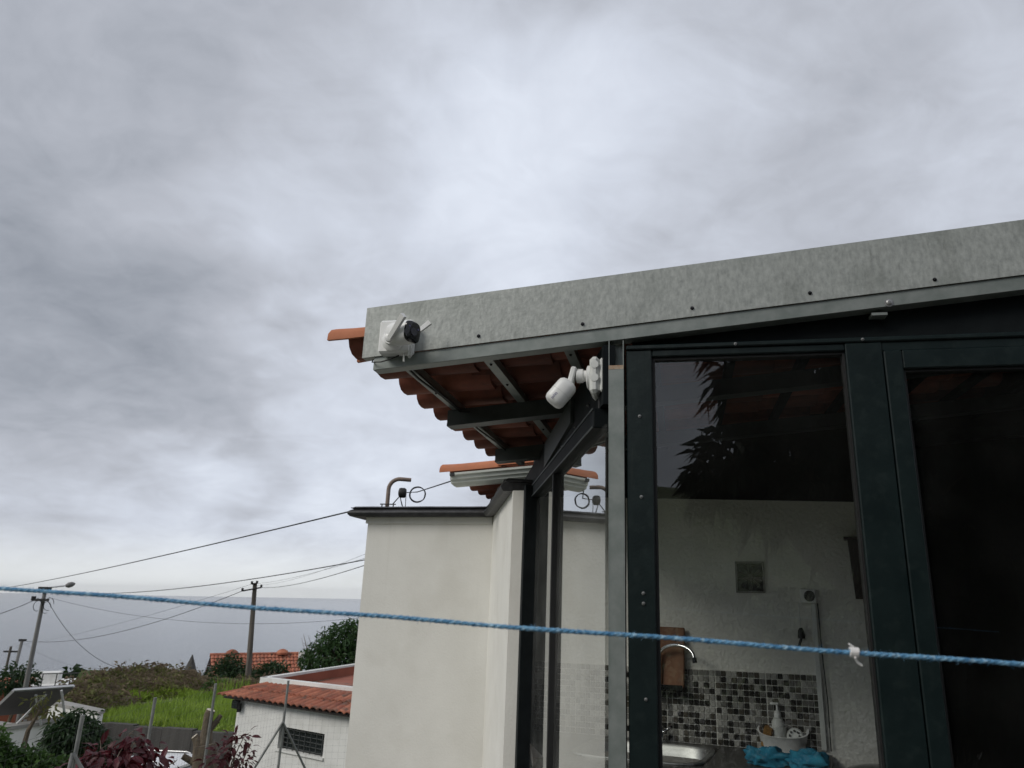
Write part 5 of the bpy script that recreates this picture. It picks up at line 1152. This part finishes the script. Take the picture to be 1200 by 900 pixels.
plant('shrub', gbase(c), cl([(78, 860, .22, 0), (92, 850, .2, .1), (88, 872, .28, 0), (70, 875, .22, 0), (102, 868, .2, 0), (98, 885, .24, 0), (75, 892, .25, 0), (66, 860, .12, 0), (86, 842, .12, 0), (106, 852, .10, 0)], 11), 4600, .08, .026, M['leaf_dark'], M['twig'], .03, 52, 'dark drooping shrub growing against the white solar building', 'shrub', droop=.8)
c = at(22, 900, 10); b0 = Vector((c.x, c.y, ground_z(c.x, c.y)))
o = empty('sapling', T(b0), 'thin dry sapling standing in front of the solar panel', 'sapling')
m = MB(); pts = [b0, at(26, 880, 10), at(33, 856, 10), at(47, 832, 10)]; m.tube(pts, [.03, .026, .022, .012], 7)
for q in ((56, 820), (38, 826), (60, 832), (44, 818)): m.tube([pts[3] + Vector((0, 0, -.03)), at(*q, 10)], [.008, .004], 5)
m.build('stem', M['bark'], o, 50)
crown('foliage', cl([(54, 826, .11, 0), (42, 822, .10, 0), (58, 834, .08, 0), (48, 818, .07, 0)], 10), 70, .075, .028, M['scrub'], o, 55)
# pollarded tree trunk
c = at(240, 905, 12.5); b0 = Vector(gbase(c)); X_ = lambda x, y: at(x, y, 12.5)
o = empty('pollarded_tree', T(b0), 'pollarded tree trunk with pale sawn branch stubs behind the fence', 'tree')
m = MB(); m.tube([b0, X_(240, 900), X_(240, 885), X_(240, 872)], [.2, .17, .165, .15], 12)
m.tube([X_(239, 884), X_(241, 868), X_(243, 850), X_(244.5, 838), X_(247, 832.5)], [.12, .09, .068, .064, .062], 10)
m.tube([X_(236, 882), X_(231, 868), X_(228, 863)], [.10, .06, .048], 9)
m.tube([X_(243, 858), X_(251, 849), X_(259, 838)], [.05, .042, .03], 8); m.tube([X_(246, 853), X_(252, 848), X_(257, 845)], [.035, .03, .024], 7)
m.tube([X_(238, 896), X_(226, 893), X_(214, 886)], [.06, .045, .04], 8); m.build('trunk', M['bark'], o, 50)
for (x, y), r_, d in (((247.0, 832.3), .060, (.35, 0, 1)), ((228, 862.8), .045, (-.7, -.3, .9))): MB().lathe([(0.001, r_), (.006, r_ * .97)], X_(x, y), d, 12).build('sawn_end', M['cut'], o)

# ------------------------------------------------------------------ parked car on the lane
def car(p, rz):
    F = T(p) @ Matrix.Rotation(rz, 4, 'Z'); o = empty('parked_car', F, 'white car parked on the lane behind the red leaved shrub', 'car')
    def loft(sec, name, m, par=o, sm=40):
        n = len(sec[0]); v = [q for s_ in sec for q in s_]; f = [(i * n + j, i * n + (j + 1) % n, (i + 1) * n + (j + 1) % n, (i + 1) * n + j) for i in range(len(sec) - 1) for j in range(n)]
        f += [tuple(range(n))[::-1], tuple((len(sec) - 1) * n + j for j in range(n))]; return MB(F).add(v, f).build(name, m, par, sm)
    def sec(x, zb, zt, w_): return [(x, -w_, zb), (x, w_, zb), (x, w_ * 1.02, (zb + zt) / 2), (x, w_ * .97, zt - .05), (x, w_ * .86, zt), (x, -w_ * .86, zt), (x, -w_ * .97, zt - .05), (x, -w_ * 1.02, (zb + zt) / 2)]
    body = loft([sec(-2.0, .35, .80, .70), sec(-1.93, .25, .93, .80), sec(-1.2, .2, .97, .86), sec(.8, .2, .96, .86), sec(1.7, .24, .82, .80), sec(2.0, .34, .64, .66)], 'body', M['carpaint'])
    def cs(x, z, w_): return [(x, -w_, z), (x, w_, z)]
    base = [(-1.85, .94, .78), (-1.45, 1.40, .64), (-.9, 1.485, .62), (-.1, 1.49, .62), (.35, 1.42, .62), (1.05, .945, .78)]
    v = []
    for x, z, w_ in base: v += [(x, -w_, z), (x, w_, z), (x, .80, .93), (x, -.80, .93)]
    n = 4; f = [(i * n + j, i * n + (j + 1) % n, (i + 1) * n + (j + 1) % n, (i + 1) * n + j) for i in range(5) for j in range(4)]
    MB(F).add(v, f).build('cabin_glass', M['carglass'], o, 30)
    m = MB(F); rf = [(-1.50, 1.375, .655), (-1.2, 1.46, .65), (-.6, 1.50, .645), (0, 1.50, .645), (.38, 1.425, .645)]; v = []
    for x, z, w_ in rf: v += [(x, -w_, z), (x, -w_ * .8, z + .025), (x, w_ * .8, z + .025), (x, w_, z), (x, w_, z - .03), (x, -w_, z - .03)]
    n = 6; m.add(v, [(i * n + j, i * n + (j + 1) % n, (i + 1) * n + (j + 1) % n, (i + 1) * n + j) for i in range(4) for j in range(6)] + [tuple(range(6))[::-1], tuple(24 + j for j in range(6))]); m.build('roof', M['carpaint'], o, 40)
    m = MB(F)
    for s_ in (-1, 1):
        for pts in ([(-1.50, .655 * s_, 1.37), (-1.86, .79 * s_, .95)], [(.38, .645 * s_, 1.42), (1.06, .79 * s_, .95)], [(-.45, .665 * s_, 1.48), (-.4, .81 * s_, .95)]): m.tube(pts, .035, 6)
    m.build('pillars', M['carpaint'], o)
    for s_ in (-1, 1):
        MB(F).tube([(-1.2, .56 * s_, 1.52), (-1.1, .56 * s_, 1.55), (-.1, .56 * s_, 1.555), (.0, .56 * s_, 1.525)], .014, 6).build('roof_rail', M['alu'], o)
        MB(F).box(.62, .78, .84 * s_ - .08, .84 * s_ + .08, .98, 1.10, .02).build('mirror', M['carpaint'], o)
        MB(F).box(-1.99, -1.90, .62 * s_ - .12, .62 * s_ + .12, .66, .84, .01).build('tail_light', M['redlamp'], o)
        MB(F).box(1.84, 1.97, .55 * s_ - .14, .55 * s_ + .14, .60, .74, .02).build('headlight', M['alu'], o)
        for x_ in (-1.25, 1.25):
            w_ = MB(F).lathe([(0, .26), (.02, .30), (.16, .30), (.18, .26)], (x_, s_ * .70 - .09, .30), (0, 1, 0), 20).build('wheel', M['tyre'], o, 40)
            MB(F).lathe([(0, .19), (.01, .17), (.012, .05)], (x_, s_ * (.795), .30), (0, s_, 0), 14).build('rim', M['alu'], w_)
c = at(205, 889, 20.0); car((c.x, c.y, ground_z(c.x, c.y) + .012), math.atan2(WD[1], WD[0]) + .12)

# ------------------------------------------------------------------ tree behind the camera, seen as a reflection in the glazing
def mirrored(px, py, D):
    q = HF.inverted() @ at(px, py, D); return HF @ Vector((q.x, -q.y, q.z))
K = []
for px, py, D, r_ in [(890, 425, 6.2, .42), (985, 420, 6.4, .5), (900, 480, 6.1, .36), (975, 490, 6.3, .5), (872, 455, 6.1, .28), (862, 540, 6.0, .36), (838, 560, 6.0, .24), (900, 575, 6.1, .3), (940, 560, 6.2, .42), (1010, 560, 6.3, .5), (1080, 430, 6.6, .6), (1090, 520, 6.5, .6), (1080, 620, 6.4, .55), (1160, 430, 6.9, .6), (1170, 540, 6.8, .6), (1160, 640, 6.6, .6), (1230, 500, 7, .8), (1230, 640, 7, .8),
                     (1130, 330, 7, .7), (1000, 340, 6.7, .6), (1250, 350, 7.2, .8), (1100, 700, 6.5, .5), (1190, 720, 6.6, .6), (1000, 620, 6.5, .35), (1120, 790, 6.5, .5), (1210, 820, 6.5, .6)]:
    K.append((mirrored(px, py, D), (r_, r_, r_ * .95)))
c = mirrored(1100, 700, 6.6)
bt_ = empty('garden_tree', T(c.x, c.y, 0), 'garden tree with long drooping leaves reflected in the kitchen window', 'tree')
limbs(MB(), (c.x, c.y, 0), K, .11, 61).build('trunk', M['bark'], bt_, 50)
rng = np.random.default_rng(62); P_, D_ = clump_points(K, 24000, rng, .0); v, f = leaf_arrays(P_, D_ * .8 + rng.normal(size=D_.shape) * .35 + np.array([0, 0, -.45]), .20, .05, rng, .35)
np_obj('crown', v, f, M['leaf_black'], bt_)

hd = empty('added_hedge', T(1.5, -3.6, 0), 'added dark screen of leaves behind the terrace, blocking bright paving from the window reflection', 'added_hedge')  # unseen greenery, added to block sunlit paving from the window reflection
m = MB()
for k in range(9): m.tube([(-2.2 + k * .95, -3.7, -.02), (-2.15 + k * .95, -3.68, .8), (-2.2 + k * .95, -3.7, 1.5)], [.03, .022, .01], 6)
m.build('stem', M['bark'], hd)
hv = []; hrng = np.random.default_rng(71); n = 15000
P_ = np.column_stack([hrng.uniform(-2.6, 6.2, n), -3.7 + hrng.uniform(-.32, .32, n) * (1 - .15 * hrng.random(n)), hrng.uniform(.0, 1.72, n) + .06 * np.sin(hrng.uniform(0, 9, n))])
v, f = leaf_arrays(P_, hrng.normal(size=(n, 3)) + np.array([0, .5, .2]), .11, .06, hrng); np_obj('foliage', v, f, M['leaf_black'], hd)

# ------------------------------------------------------------------ blue rope washing line close to the camera
ra_, rb_ = at(-90, 680.5, 1.02), at(1290, 784, .80)
dirr = (rb_ - ra_).normalized(); ra_ -= dirr * .9; rb_ += dirr * .9; ln_ = (rb_ - ra_).length
n1_ = dirr.cross(Vector((0, 0, 1))).normalized(); n2_ = n1_.cross(dirr)
rp = empty('washing_line', T((ra_ + rb_) / 2), 'blue twisted rope washing line stretched across the view', 'rope')
steps = int(ln_ / .0035); wr = random.Random(2)
for s_ in range(3):
    pts = []; ph = s_ * 2.094; rr = []
    for i in range(steps + 1):
        t_ = i / steps; x = t_ * ln_; an = x / .019 * 2 * math.pi + ph + .5 * math.sin(x * 9)
        sag = -.0016 * 4 * t_ * (1 - t_); pts.append(ra_ + dirr * x + (n1_ * math.cos(an) + n2_ * math.sin(an)) * .0009 + Vector((0, 0, sag + .0006 * math.sin(x * 23 + 1))))
        rr.append(.00136 + wr.uniform(-.00022, .00022))
    MB().tube(pts, rr, 6).build('strand', M['rope'], rp, 60)
v = []; f = []
for i in range(2200):
    t_ = wr.random(); x = t_ * ln_; an = wr.uniform(0, 6.28); p = ra_ + dirr * x + Vector((0, 0, -.0064 * t_ * (1 - t_))); d = n1_ * math.cos(an) + n2_ * math.sin(an)
    p = p + d * .0020; q = p + d * wr.uniform(.0008, .0034) + dirr * wr.uniform(-.004, .004); k = len(v); w_ = dirr * .00018
    v += [p - w_, p + w_, q + d.cross(dirr) * .0001, p + d.cross(dirr) * .0003]; f += [(k, k + 1, k + 2), (k + 1, k + 3, k + 2), (k + 3, k, k + 2)]
MB().add(v, f).build('loose_fibres', M['rope'], rp, kind='stuff')
tx = None
best = None
for i in range(2001):
    p = ra_ + dirr * (ln_ * i / 2000); 
    q = p - EYE; zz = q.dot(fwd)
    if zz > .05:
        X2 = CX + FPX * q.dot(right) / zz
        if best is None or abs(X2 - 1000) < best[0]: best = (abs(X2 - 1000), p + Vector((0, 0, -.0016 * 4 * (i / 2000) * (1 - i / 2000))))
kp = best[1]
m = MB()
for k in range(5):
    pts = [kp + dirr * (.0014 * (k - 2) + .0003 * math.sin(j)) + (n1_ * math.cos(j * .53) + n2_ * math.sin(j * .53)) * .0034 for j in range(13)]; m.tube(pts, .0011, 5)
m.tube([kp + n2_ * -.004 + n1_ * .003, kp + Vector((.002, 0, -.008)), kp + Vector((.006, 0, -.011))], .0011, 5); m.tube([kp + n2_ * .004, kp + Vector((-.004, 0, .007))], .001, 5)
single(m, 'thread_knot', M['thread'], kp, 'white thread knotted round the blue rope', 'knot', None, 50)

# ------------------------------------------------------------------ sea haze: one box of thin even air round everything
hm = bpy.data.materials.new('sea_haze'); hm.use_nodes = True; t_ = hm.node_tree; t_.nodes.clear()
pv = t_.nodes.new('ShaderNodeVolumePrincipled'); pv.inputs['Color'].default_value = (.98, .99, 1.0, 1); pv.inputs['Density'].default_value = 1.4e-5; pv.inputs['Anisotropy'].default_value = 0
o_ = t_.nodes.new('ShaderNodeOutputMaterial'); t_.links.new(pv.outputs[0], o_.inputs['Volume'])
tag(MB().box(-36000, 36000, -5000, 46000, -236, 352).build('haze', hm, kind='stuff'), 'pale sea haze over the water', 'haze')
